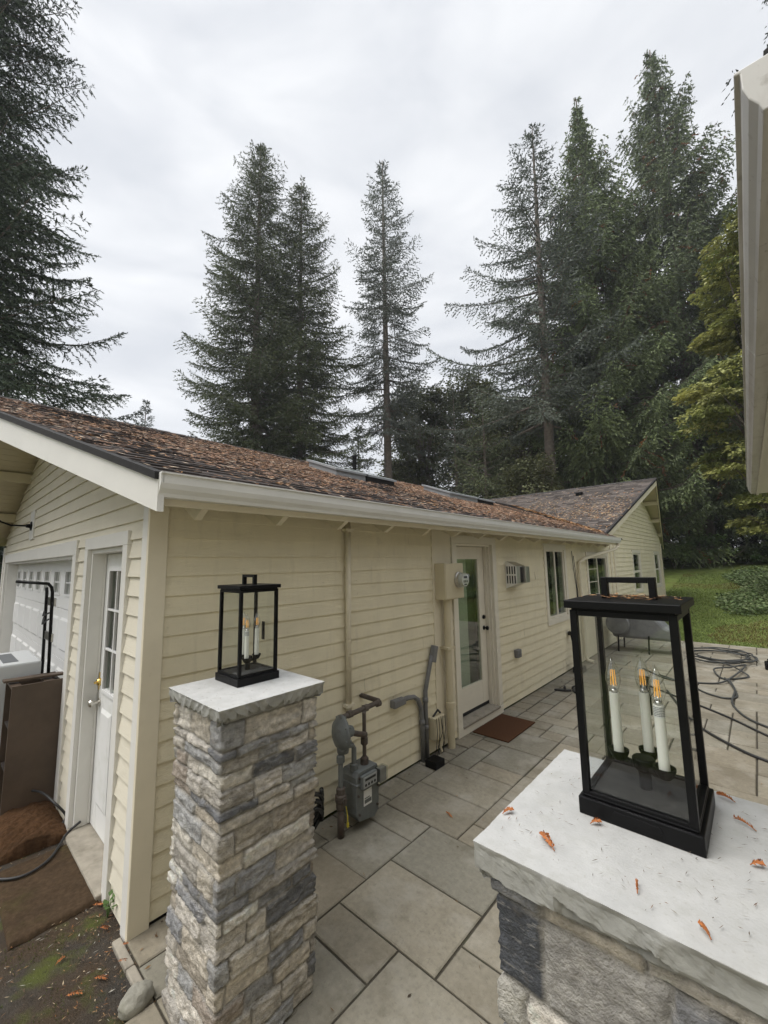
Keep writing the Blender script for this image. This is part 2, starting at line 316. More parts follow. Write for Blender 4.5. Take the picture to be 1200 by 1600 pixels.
# soldier row along the wall
y = .912; k = 0
while y < 12.9:
    L = rng.choice([.16, .24, .24, .33, .36]); slabs.append((X0, X0+DX, y, min(y+L, 13.09))); y += L
for j in range(J0, J1): occ[(0, j)] = 1
sizes = [(3, 2), (2, 2), (3, 2), (2, 1), (2, 2), (2, 1), (1, 2), (1, 1)]
for j in range(J0, J1):
    for i in range(1, I1):
        if (i, j) in occ: continue
        if j > 24:
            cand = [(3, 1), (2, 1), (3, 2), (2, 1)]
        else: cand = sizes[:]; 
        rng.shuffle(cand)
        for a, b in cand+[(2, 1), (1, 1)]:
            if i+a <= I1 and j+b <= J1 and free(i, i+a, j, j+b): put(i, i+a, j, j+b); break
mb = MB(); g = .0062
for (x0, x1, y0, y1) in slabs:
    t = rng.uniform(.86, 1.12); wv = rng.uniform(-.012, .012); c = (.240*t+wv*.6, .217*t, .168*t-wv*.4)
    z = rng.uniform(-.002, .002); a = .007; g = .0058 if y0 < 4 else .0078; x0 += g*rng.uniform(.6, 1.3); x1 -= g*rng.uniform(.6, 1.3); y0 += g*rng.uniform(.6, 1.3); y1 -= g*rng.uniform(.6, 1.3)
    ch = rng.uniform(-.004, .004)
    mb.add([(x0,y0,-.03),(x1,y0,-.03),(x1,y1,-.03),(x0,y1,-.03),(x0,y0,z-.006),(x1,y0,z-.006),(x1,y1,z-.006),(x0,y1,z-.006),
            (x0+a,y0+a,z),(x1-a,y0+a+ch*.3,z),(x1-a,y1-a,z),(x0+a,y1-a+ch*.3,z)],
           [(0,1,5,4),(1,2,6,5),(2,3,7,6),(3,0,4,7),(4,5,9,8),(5,6,10,9),(6,7,11,10),(7,4,8,11),(8,9,10,11)], c)
tag(mb.build('patio', M['paver']), kind='structure')
mb = MB(); mb.add([(-2.86,.912,-.011),(4.4,.912,-.011),(4.4,13.09,-.011),(-2.86,13.09,-.011)], [(0,1,2,3)]); mb.add([(-2.376,-2.75,-.011),(4.4,-2.75,-.011),(4.4,.912,-.011),(-2.376,.912,-.011)], [(0,1,2,3)])
tag(mb.build('patio_bedding', M['joint']), kind='structure')
mb = MB()
for (a, b) in ((-2.90, -2.66), (-2.655, -2.38)): mb.box((a, .862, -.05), (b, .908, -.001))
tag(mb.build('patio_kerb', M['concrete'], bevel=.008), kind='structure')

# ------------------------------------------------------------------ house
HX, HY = -2.86, .947             # patio wall plane x, gable wall plane y
XR, ZR, XE, ZE = -6.62, 4.165, -2.44, 2.605     # main ridge, eave (top of shingles)
SL = (ZR-ZE)/(XE-XR)
YW, ZW, XW, SW = 16.2, 4.78, -2.24, .45           # wing ridge
def zmain(x): return ZE+SL*(XE-x)
def yrake(x): return .83+(-.30-.83)*((XE-x)/(XE-XR))
house = empty('house', (HX, HY, 0), 'long low cream sided house with attached garage and brown needle covered shingle roof', 'house')

# lap siding -----------------------------------------------------
def band_edges(z0, z1, exp, zs):
    e = [z0]; k = math.ceil((z0+1e-6)/exp)
    while k*exp < z1: e.append(k*exp); k += 1
    e += [z for z in zs if z0 < z < z1]; e.append(z1)
    return sorted(set(round(v, 5) for v in e))
def lap(mb, u0, u1, z0, z1, holes, P, exp=.1265, out=.0150, ulim=None, seed=0):
    """P(u, z, out) -> point ; holes (u0,u1,z0,z1)"""
    zs = [h[2] for h in holes]+[h[3] for h in holes]; E = band_edges(z0, z1, exp, zs); rr = random.Random(seed); tones = {}
    for a, b in zip(E[:-1], E[1:]):
        k = math.floor((a+1e-4)/exp); oa = out-(out-.003)*((a-k*exp)/exp); ob = out-(out-.003)*((b-k*exp)/exp); lip = abs(a-k*exp) < 1e-3 or a == E[0]
        iv = [(u0, u1)]
        for h in holes:
            if h[2] < (a+b)/2 < h[3]:
                n = []
                for s, e in iv:
                    if h[1] <= s or h[0] >= e: n.append((s, e)); continue
                    if h[0] > s: n.append((s, h[0]))
                    if h[1] < e: n.append((h[1], e))
                iv = n
        for s, e in iv:
            sb, eb = s, e
            if ulim:
                la, ra = ulim(a); lb, rb = ulim(b)
                s2, e2 = max(s, la), min(e, ra); sb, eb = max(s, lb), min(e, rb)
                if e2 <= s2: continue
                if eb < sb: sb = eb = (sb+eb)/2
                s, e = s2, e2
            nseg = max(1, int((e-s)/.45)); us = np.linspace(s, e, nseg+1); ub = np.linspace(sb, eb, nseg+1)
            rk = random.Random(seed*991+k*37); bo = [rk.uniform(-.0006, .0006) for _ in range(12)]; jo = rk.uniform(0, 3.6)
            for i in range(nseg):
                q_ = int(math.floor((us[i]-jo)/3.6)); nxt = jo+3.6*(q_+1); w0 = .0022*math.sin(us[i]*2.1+k*1.7)+bo[q_ % 12]; w1 = .0022*math.sin(us[i+1]*2.1+k*1.7)+bo[q_ % 12]; cut = us[i] < nxt < us[i+1] and rk.random() < .4
                if cut and not ulim:
                    g0, g1 = nxt-.0012, nxt+.0012; mb.add([P(us[i], a, oa+w0), P(g0, a, oa+w0), P(g0, b, ob), P(ub[i], b, ob)], [(0, 1, 2, 3)]); mb.add([P(g1, a, oa+w1), P(us[i+1], a, oa+w1), P(ub[i+1], b, ob), P(g1, b, ob)], [(0, 1, 2, 3)])
                    mb.add([P(g0, a, .0), P(g1, a, .0), P(g1, b, .0), P(g0, b, .0)], [(0, 1, 2, 3)])
                else:
                    mb.add([P(us[i], a, oa+w0), P(us[i+1], a, oa+w1), P(ub[i+1], b, ob), P(ub[i], b, ob)], [(0, 1, 2, 3)])
                if lip: mb.add([P(us[i], a, .001), P(us[i+1], a, .001), P(us[i+1], a, oa+w1), P(us[i], a, oa+w0)], [(0, 1, 2, 3)])
PW = lambda u, z, o: (HX+o, u, z)           # patio wall
GW = lambda u, z, o: (u, HY-o, z)           # gable wall
DOOR = (4.50, 5.46, .10, 2.33); W1 = (7.53, 8.47, 1.04, 2.30); W2 = (10.0, 11.6, 1.0, 2.17)
mb = MB(); lap(mb, .95, 12.42, .02, 2.66, [DOOR, W1, W2], PW)
mb.build('siding_wall', M['siding'], house)
mb = MB(); rr = random.Random(17)
for k in range(20):
    z = k*.1265+.03; y = 1.15+rr.uniform(-.03, .03)
    while y < 12.3:
        if rr.random() < .75 and not any(h[0]-.1 < y < h[1]+.1 and h[2]-.1 < z < h[3]+.1 for h in (DOOR, W1, W2)): mb.cyl((HX+.008, y, z), (HX+.0155, y, z), rr.uniform(.003, .0045), n=6)
        y += .406
tag(mb.build('nail_heads', M['cream_trim'], house), kind='stuff')
EN = (-4.29, -3.33, -.02, 2.245); GA = (-9.96, -4.84, -.05, 2.215)
def glim(z):
    x = -2.86 if z < 2.63 else XE+(ZE-.13-z)/SL
    x = min(x, -2.86); return (2*XR-x, x)
mb = MB(); lap(mb, -10.38, -2.86, -.02, 4.0, [EN, GA], GW, ulim=glim, out=.020)
mb.build('gable_wall', M['siding_x'], house)
WA = (14.72, 15.72, 1.12, 2.28); WB = (18.36, 19.36, 1.12, 2.28)
def wlim(z):
    d = 3.75 if z < 3.0 else max(0, (ZW-.14-z)/SW)
    d = min(d, 3.75); return (16.2-d, 16.2+d)
PW2 = lambda u, z, o: (HX-.012+o, u, z)
mb = MB(); lap(mb, 12.45, 19.95, -.02, 4.6, [WA, WB], PW2, ulim=wlim, out=.022)
mb.build('wing_wall', M['siding'], house)
# wing wall facing the yard beyond, back walls (closed boxes behind)
mb = MB()
mb.box((-16, 19.93, -.05), (HX-.02, 19.97, 3.0)); mb.box((-10.42, HY, -.05), (-10.38, 14, 2.6)); mb.box((-16, 12.4, -.05), (-10.4, 12.44, 3.0)); mb.box((-16.04, 12.4, -.05), (-16, 19.97, 3.0))
mb.build('rear_wall', M['siding'], house)

# corner boards / trim
def trim(name, a, b, m='white', bev=.004): 
    mb = MB(); mb.box(a, b); return mb.build(name, M[m], house, bevel=bev)
trim('corner_board', (-2.952, HY-.030, -.03), (HX+.030, HY-.004, 2.50))
trim('corner_board', (HX-.002, HY-.0305, -.03), (HX+.0305, HY+.085, 2.50), 'cream_trim')  # side face of the white board: its shade put in as darker cream
trim('corner_board', (HX-.01, 11.98, .0), (HX+.034, 12.10, 2.60), 'cream_trim'); trim('corner_board', (HX-.02, 12.34, 0), (HX+.036, 12.46, 2.75), 'cream_trim')
trim('corner_board', (HX-.03, 19.86, -.1), (HX+.03, 19.98, 2.7), 'cream_trim'); trim('corner_board', (-10.45, HY-.03, -.03), (-10.30, HY-.002, 2.5))
# flat board behind the meter
trim('backing_board', (HX-.002, 3.985, .1), (HX+.022, 4.375, 2.60), 'cream_trim')

# roof ---------------------------------------------------------------
def shingles(mb, zfun, xa, xb, span, exp, axis, seed, tone):
    """courses from xa (eave) to xb (ridge); span(x)->(lo,hi) ; axis 'y' (main roof) or 'x' (wing)"""
    rr = random.Random(seed); n = int(abs(xb-xa)/exp); st = (xb-xa)/n
    for k in range(n):
        c0 = xa+st*k; c1 = c0+st*1.02; lo0, hi0 = span(c0); lo1, hi1 = span(c1)
        lo, hi = min(lo0, lo1), max(hi0, hi1); p = lo-rr.random()*.2
        while p < hi:
            L = rr.choice([.16, .2, .25, .3]); q = p+L; a = max(p, lo); b = min(q, hi); p = q
            if b-a < .01: continue
            t = rr.choice([.6, .8, 1, 1.15, 1.35]); th = rr.choice([.007, .012, .016]); col = tuple(v*t for v in tone)
            def cl(v, lo_, hi_): return min(max(v, lo_), hi_)
            a0, b0, a1, b1 = cl(a, lo0, hi0), cl(b, lo0, hi0), cl(a, lo1, hi1), cl(b, lo1, hi1)
            if b0-a0 < .005 and b1-a1 < .005: continue
            Q = (lambda c, d, z: (c, d, z)) if axis == 'y' else (lambda c, d, z: (d, c, z))
            z0 = zfun(c0); z1 = zfun(c1)
            vs = [Q(c0, a0, z0-.004), Q(c0, b0, z0-.004), Q(c0, a0, z0+th), Q(c0, b0, z0+th), Q(c1, b1, z1+.003), Q(c1, a1, z1+.003)]
            mb.add(vs, [(0, 1, 3, 2), (2, 3, 4, 5), (0, 2, 5), (1, 4, 3)], col)
yval = lambda x: YW-(ZW-zmain(x))/SW          # valley with the wing roof
mb = MB(); shingles(mb, zmain, XE, XR, lambda x: (yrake(x), yval(x)+.02 if x < -2.8 else 11.55), .125, 'y', 3, (.052, .043, .039))
# wing slope facing us
def wspan(y):
    # x from valley to rake
    zz = ZW-SW*(YW-y); xv = XE-(zz-ZE)/SL; xr = XW-(YW-y)*.135
    if y > yval(XR): xv = -16.0
    return (xv-.02, max(xr, xv))
zw = lambda y: ZW-SW*(YW-y)
roofmb = MB(); shingles(roofmb, zw, 11.45, YW, wspan, .14, 'x', 6, (.090, .076, .068))
roof = mb.build('roof', M['shingle'], house)
roofmb.build('wing_roof', M['shingle'], house)
# decks (solid, below shingles), far slopes
T = .11
def slab(mb, pts, t=T, col=None):
    n = len(pts); mb.add(pts+[(x, y, z-t) for x, y, z in pts], [tuple(range(n)), tuple(range(2*n-1, n-1, -1))]+[(i, n+i, n+(i+1) % n, (i+1) % n) for i in range(n)], col)
mb = MB()
e = .006
slab(mb, [(XE-.05, yrake(XE)+.04, zmain(XE-.05)-e), (XE-.05, 11.55, zmain(XE-.05)-e), (-2.9, yval(-2.9), zmain(-2.9)-e), (XR, yval(XR), ZR-e), (XR, yrake(XR)+.04, ZR-e)], .05)
XE2 = 2*XR-XE
slab(mb, [(XR, yrake(XR)+.04, ZR-e), (XR, 15.3, ZR-e), (XE2, 12.0, ZE-e), (XE2, .87, ZE-e)], .05)
mb.build('roof_deck', M['underdeck'], house)
mb = MB()
slab(mb, [(XW-.05, YW, ZW-e), (-16, YW, ZW-e), (-16, 11.45, zw(11.45)-e), (XW-.135*4.75-.05, 11.45, zw(11.45)-e)], .05)
slab(mb, [(-16, YW, ZW-e), (XW-.05, YW, ZW-e), (XW-.135*4.6-.05, 20.8, ZW-SW*4.6-e), (-16, 20.8, ZW-SW*4.6-e)], .05)
mb.build('wing_roof_deck', M['underdeck'], house)
# shingle edges (dark) along rakes + ridge cap
mb = MB()
def rake_bar(mb, p, q, w0, dz0, dz1, nrm):  # bar along p->q with horizontal width vector
    n = Vector(nrm)*w0; p = Vector(p); q = Vector(q)
    mb.hexa([p+Vector((0,0,dz0)), p+n+Vector((0,0,dz0)), q+n+Vector((0,0,dz0)), q+Vector((0,0,dz0)), p+Vector((0,0,dz1)), p+n+Vector((0,0,dz1)), q+n+Vector((0,0,dz1)), q+Vector((0,0,dz1))])
A = Vector((XE, yrake(XE), ZE)); B = Vector((XR, yrake(XR), ZR)); C_ = Vector((XE2, .83, ZE))
rake_bar(mb, A+Vector((.01, -.03, 0)), B+Vector((0, -.03, 0)), .06, -.034, .010, (0, 1, 0)); rake_bar(mb, B+Vector((0, -.03, 0)), C_+Vector((0, -.03, 0)), .06, -.034, .010, (0, 1, 0))
WAa = Vector((XW, YW, ZW)); WBb = Vector((XW-.135*4.75, 11.45, zw(11.45))); WCc = Vector((XW-.135*4.6, 20.8, ZW-SW*4.6))
rake_bar(mb, WAa+Vector((.03, 0, 0)), WBb+Vector((.03, 0, 0)), .05, -.05, .014, (-1, 0, 0)); rake_bar(mb, WAa+Vector((.03, 0, 0)), WCc+Vector((.03, 0, 0)), .05, -.05, .014, (-1, 0, 0))
mb.hexa([(XE-.03, .83, ZE-.02), (XE+.012, .83, ZE-.036), (XE+.012, 11.55, ZE-.036), (XE-.03, 11.55, ZE-.02), (XE-.03, .83, ZE+.008), (XE+.012, .83, ZE-.006), (XE+.012, 11.55, ZE-.006), (XE-.03, 11.55, ZE+.008)])
mb.build('shingle_edge', M['shingle_edge'], house)
mb = MB(); rr = random.Random(8); y = yrake(XR)
while y < 15.0:
    t = rr.uniform(.7, 1.2); c = (.05*t, .043*t, .04*t); mb.add([(XR-.11, y, ZR-.03), (XR, y, ZR+.022), (XR+.11, y, ZR-.03), (XR+.11, y+.26, ZR-.022), (XR, y+.26, ZR+.030), (XR-.11, y+.26, ZR-.022)], [(0, 1, 4, 5), (1, 2, 3, 4), (0, 2, 1)], c); y += .24
mb.build('ridge_cap', M['shingle'], house); mb = MB()
x = XW+.02
while x > -13:
    t = rr.uniform(.7, 1.2); c = (.06*t, .055*t, .053*t); mb.add([(x, YW-.11, ZW-.035), (x, YW, ZW+.022), (x, YW+.11, ZW-.035), (x-.26, YW+.11, ZW-.027), (x-.26, YW, ZW+.030), (x-.26, YW-.11, ZW-.027)], [(0, 3, 4, 1), (1, 4, 5, 2)][::1] and [(0, 1, 4, 5), (1, 2, 3, 4)], c); x -= .24
mb.build('ridge_cap', M['shingle'], house)
# rake fascias
mb = MB(); rake_bar(mb, A+Vector((.015, -.012, 0)), B+Vector((0, -.012, 0)), .035, -.215, -.036, (0, 1, 0)); rake_bar(mb, B+Vector((0, -.012, 0)), C_+Vector((0, -.012, 0)), .035, -.215, -.036, (0, 1, 0))
mb.build('rake_fascia', M['white'], house)
mb = MB(); rake_bar(mb, WAa, WBb, .035, -.225, -.052, (-1, 0, 0)); rake_bar(mb, WAa, WCc, .035, -.225, -.052, (-1, 0, 0))
mb.build('rake_fascia', M['cream_trim'], house)
# soffit boards under the prow (run along y) and purlins
mb = MB(); n = 30
for k in range(n):
    for sgn in (1, -1):
        xa = XE-.06+(XR-XE)*k/n; xb = XE-.06+(XR-XE)*(k+1)/n+.006; ya, yb = yrake(xa)+.03, yrake(xb)+.03
        za, zb = zmain(xa)-.075, zmain(xb)-.075; f = (lambda x: x) if sgn > 0 else (lambda x: 2*XR-x)
        mb.add([(f(xa), ya, za), (f(xb), yb, zb), (f(xb), 1.0, zb), (f(xa), 1.0, za)], [(0, 1, 2, 3)] if sgn > 0 else [(3, 2, 1, 0)])
        mb.add([(f(xb), yb, zb), (f(xb), yb, zb+.012), (f(xb), 1.0, zb+.012), (f(xb), 1.0, zb)], [(0, 1, 2, 3)])
mb.build('soffit', M['underdeck'], house)
for xq in (-3.75, -5.1, -6.62, -8.1, -9.4):
    xs_ = xq if xq >= XR else 2*XR-xq; mb = MB(); zb = zmain(xs_)-.09; mb.box((xq-.045, yrake(xs_)+.04, zb-.14), (xq+.045, HY, zb)); mb.build('purlin', M['underdeck'], house)
for dy in (-2.4, 0, 1.2, 2.4, 3.5):
    zb = ZW-SW*abs(dy)-.09; mb = MB(); mb.box((HX, YW+dy-.045, zb-.13), (XW-.135*abs(dy)-.04, YW+dy+.045, zb)); mb.build('purlin', M['cream_trim'], house)
# eave: fascia, gutter, rafter tails
mb = MB(); mb.box((XE-.075, .86, 2.435), (XE-.052, 11.3, ZE-.05)); mb.build('eave_fascia', M['cream_trim'], house)
prof = [(0, .135), (0, 0), (.062, 0), (.068, .02), (.085, .045), (.094, .075), (.094, .125), (.104, .128), (.104, .136), (.090, .136), (.090, .127), (.088, .08), (.062, .008), (.006, .006), (.006, .135)]
mb = MB(); mb.prism([(XE-.05+a, 2.475+b) for a, b in prof], 'y', .835, 11.25)
gut = mb.build('gutter', M['white_dirty'], house)
for ya, yb in ((.822, .838), (11.247, 11.26)):
    mb = MB(); mb.prism([(XE-.05+a, 2.473+b*1.015) for a, b in prof[:9]], 'y', ya, yb); mb.build('end_cap', M['white_dirty'], gut)
y = 1.15
while y < 11.2:
    mb = MB(); mb.prism([(HX, 2.49), (HX+.19, 2.385), (XE-.08, 2.47), (XE-.08, 2.56), (HX, 2.70)], 'y', y-.022, y+.022); mb.build('rafter_tail', M['cream_trim'], house); y += .61
# flat soffit sheathing between wall and fascia
mb = MB(); mb.add([(HX, .86, zmain(HX)-.062), (XE-.06, .86, zmain(XE-.06)-.062), (XE-.06, 11.4, zmain(XE-.06)-.062), (HX, 11.4, zmain(HX)-.062)], [(0, 1, 2, 3)]); mb.build('soffit', M['underdeck'], house)
# downspout: outlet at gutter end, elbow back to the wall
mb = MB(); pts = [(XE-.0, 11.12, 2.48), (XE-.0, 11.12, 2.40), (XE-.05, 11.0, 2.33), (HX+.12, 9.45, 2.12), (HX+.06, 9.28, 2.04), (HX+.06, 9.25, 1.9), (HX+.06, 9.25, .12), (HX+.10, 9.25, .04), (HX+.2, 9.25, .03)]
mb.tube(pts, .036, 8); mb.build('downspout', M['cream_trim'], house)

# door / window builders on the patio wall (plane x) --------------------
def pbox(parent, name, y0, y1, z0, z1, o0, o1, m, bev=.003, base=HX):
    mb = MB(); mb.box((base+o0, y0, z0), (base+o1, y1, z1)); return mb.build(name, M[m], parent, bevel=bev)
def casing(mb, y0, y1, z0, z1, w_, o0, o1, base=HX, bottom=True, bw=None):
    mb.box((base+o0, y0-w_, z1), (base+o1, y1+w_, z1+w_)); mb.box((base+o0, y0-w_, z0), (base+o1, y0, z1-.0005)); mb.box((base+o0, y1, z0), (base+o1, y1+w_, z1-.0005))
    if bottom: mb.box((base+o0, y0-w_, z0-(bw or w_)), (base+o1, y1+w_, z0-.0005))
def wwindow(hole, base, muntins, drape):
    y0, y1, z0, z1 = hole
    mb = MB(); casing(mb, y0, y1, z0, z1, .10, -.01, .032, base); wd = mb.build('window', M['warm_white'], house, bevel=.003)
    mb = MB(); casing(mb, y0+.045, y1-.045, z0+.045, z1-.045, .045, -.09, .008, base)
    if muntins != 'dh':
        ym = (y0+y1)/2; mb.box((base-.07, ym-.028, z0+.045), (base+.004, ym+.028, z1-.045))
        if muntins == 'grid':
            for zz in np.linspace(z0, z1, 5)[1:-1]: mb.box((base-.006, y0+.04, zz-.008), (base+.002, ym-.028, zz+.008))
    else:
        zm = (z0+z1)/2; mb.box((base-.07, y0+.045, zm-.03), (base+.004, y1-.045, zm+.03))
    mb.build('sash', M['warm_white'], wd, bevel=.002)
    mb = MB(); mb.box((base-.012, y0+.04, z0+.04), (base-.006, y1-.04, z1-.04)); mb.build('pane', M['window'], wd)
    mb = MB(); mb.box((base-.6, y0-.15, z0-.15), (base-.59, y1+.15, z1+.15)); mb.box((base-.59, y0-.16, z0-.15), (base-.02, y0-.15, z1+.15)); mb.box((base-.59, y1+.15, z0-.15), (base-.02, y1+.16, z1+.15)); mb.box((base-.59, y0-.15, z0-.16), (base-.02, y1+.15, z0-.15)); mb.box((base-.59, y0-.15, z1+.15), (base-.02, y1+.15, z1+.16))
    mb.build('room_lining', M['inside'], wd)
    return wd
wwindow(W1, HX, 'slider', 1); wwindow(W2, HX, 'grid', 1); wwindow(WA, HX-.012, 'dh', 1); wwindow(WB, HX-.012, 'dh', 1)
# patio door
y0, y1, z0, z1 = DOOR
mb = MB(); casing(mb, y0, y1, z0, z1, .105, -.01, .034, HX, False); mb.box((HX-.01, y0-.105, -.005), (HX+.036, y1+.105, z0-.001))
pd = mb.build('patio_door', M['warm_white'], house, bevel=.003)
mb = MB(); mb.box((HX-.16, y0-.002, z0), (HX-.008, y0+.03, z1)); mb.box((HX-.16, y1-.03, z0), (HX-.008, y1+.002, z1)); mb.box((HX-.16, y0+.03, z1-.03), (HX-.008, y1-.03, z1+.002)); mb.box((HX-.10, y1-.05, z0), (HX-.045, y1-.03, z1-.03))
mb.build('door_frame', M['warm_white'], pd, bevel=.003)
mb = MB(); mb.hexa([(HX-.16, y0, z0-.01), (HX+.045, y0, z0-.02), (HX+.045, y1, z0-.02), (HX-.16, y1, z0-.01), (HX-.16, y0, z0+.035), (HX+.045, y0, z0+.006), (HX+.045, y1, z0+.006), (HX-.16, y1, z0+.035)]); mb.build('sill', M['concrete'], pd, bevel=.003)
LX = HX-.095; ya, yb, za, zb = y0+.034, y1-.056, z0+.075, z1-.034
gy0, gy1, gz0, gz1 = ya+.13, yb-.16, za+.30, zb-.17
mb = MB()
for b in (((LX-.04, ya, za), (LX, gy0, zb)), ((LX-.04, gy1, za), (LX, yb, zb)), ((LX-.04, gy0+.0005, za), (LX, gy1-.0005, gz0)), ((LX-.04, gy0+.0005, gz1), (LX, gy1-.0005, zb))): mb.box(*b)
mb.build('door_leaf', M['warm_white'], pd, bevel=.003)
mb = MB(); mb.box((LX-.035, ya, z0+.034), (LX-.004, yb, za-.001)); mb.build('sweep', M['shingle_edge'], pd)
mb = MB(); mb.box((LX-.022, gy0-.01, gz0-.01), (LX-.014, gy1+.01, gz1+.01)); mb.build('pane', M['window'], pd)
mb = MB()
mb.box((LX-.12, gy0-.1, gz0-.1), (LX-.11, gy1-.14, gz1+.1)); mb.build('blind', M['blind'], pd)
mb = MB(); mb.box((LX-.14, gy1-.16, gz0-.1), (LX-.13, gy1+.1, gz1+.1)); mb.build('blind', M['blind_dk'], pd)
for zz in (1.16, 1.31):
    mb = MB(); mb.lathe((LX, yb-.06, zz), [(.030, 0), (.030, .008), (.012, .012), (.012, .035), (.027, .042), (.030, .055), (.024, .068), (.001, .07)] if zz < 1.2 else [(.030, 0), (.030, .012), (.024, .022), (.001, .023)], 18, (1, 0, 0)); mb.build('knob', M['black'], pd, smooth=True)

# entry door in the gable wall (plane y) --------------------------------
x0, x1, z0, z1 = EN
mb = MB(); Y = HY
for b in (((x0-.10, Y-.034, -.03), (x0, Y+.0, z1-.0005)), ((x1, Y-.034, -.03), (x1+.10, Y+.0, z1-.0005)), ((x0-.10, Y-.034, z1), (x1+.10, Y+.0, z1+.10))): mb.box(*b)
ed = mb.build('entry_door', M['white'], house, bevel=.003)
mb = MB(); DYp = Y+.105
mb.box((x0-.002, Y-.001, -.02), (x0+.035, DYp+.06, z1)); mb.box((x1-.035, Y-.001, -.02), (x1+.002, DYp+.06, z1)); mb.box((x0+.035, Y-.001, z1-.035), (x1-.035, DYp+.06, z1+.002)); mb.box((x0+.035, DYp-.016, 0.03), (x0+.05, DYp-.002, z1-.035))
mb.build('door_frame', M['white'], ed, bevel=.003)
mb = MB(); mb.box((x0-.02, Y-.07, -.06), (x1+.02, Y+.14, .022)); mb.build('sill', M['concrete'], ed, bevel=.01)
xa, xb, za, zb = x0+.05, x1-.038, .03, z1-.038
ga, gb, gz0, gz1 = xa+.13, xb-.13, 1.10, 2.06
mb = MB()
for b in (((xa, DYp, za), (ga, DYp+.04, zb)), ((gb, DYp, za), (xb, DYp+.04, zb)), ((ga+.0005, DYp, gz1), (gb-.0005, DYp+.04, zb)), ((ga+.0005, DYp+.001, za), (gb-.0005, DYp+.04, gz0))): mb.box(*b)
for (pa, pb) in ((ga+.0, (ga+gb)/2-.04), ((ga+gb)/2+.04, gb-.0)):      # raised lower panels
    mb.hexa([(pa, DYp-.001, .22), (pb, DYp-.001, .22), (pb, DYp-.001, .95), (pa, DYp-.001, .95), (pa+.03, DYp-.014, .25), (pb-.03, DYp-.014, .25), (pb-.03, DYp-.014, .92), (pa+.03, DYp-.014, .92)])
mb.build('door_leaf', M['door_moss'], ed, bevel=.003)
mb = MB()
for b in (((ga-.02, DYp-.014, gz0-.03), (ga+.012, DYp, gz1+.03)), ((gb-.012, DYp-.014, gz0-.03), (gb+.02, DYp, gz1+.03)), ((ga+.0125, DYp-.014, gz1), (gb-.0125, DYp, gz1+.03)), ((ga+.0125, DYp-.014, gz0-.03), (gb-.0125, DYp, gz0))): mb.box(*b)
for k in (1, 2):
    xm = ga+(gb-ga)*k/3; mb.box((xm-.009, DYp-.008, gz0), (xm+.009, DYp+.01, gz1)); zm = gz0+(gz1-gz0)*k/3; mb.box((ga+.012, DYp-.0075, zm-.009), (gb-.012, DYp+.0095, zm+.009))
mb.build('lite_frame', M['door_white'], ed, bevel=.002)
mb = MB(); mb.box((ga, DYp+.015, gz0), (gb, DYp+.02, gz1)); mb.build('pane', M['window'], ed)
mb = MB(); mb.box((ga-.05, DYp+.25, gz0-.1), (gb+.05, DYp+.26, gz1+.1)); mb.box((ga-.06, DYp+.05, gz0-.1), (ga-.05, DYp+.26, gz1+.1)); mb.box((gb+.05, DYp+.05, gz0-.1), (gb+.06, DYp+.26, gz1+.1)); mb.build('room_lining', M['inside'], ed)
for zz, mm_ in ((.98, 'nickel'), (1.14, 'brass')):
    mb = MB(); mb.lathe((xa+.055, DYp, zz), [(.032, 0), (.032, .008), (.012, .012), (.012, .045), (.026, .05), (.030, .066), (.022, .08), (.001, .082)] if zz < 1.1 else [(.030, 0), (.030, .02), (.022, .03), (.010, .031), (.010, .05), (.001, .051)], 18, (0, -1, 0)); 
    mb.box((xa-.003, DYp-.006, zz-.07), (xa+.02, DYp+.03, zz+.07)); mb.build('knob', M[mm_], ed, smooth=False)

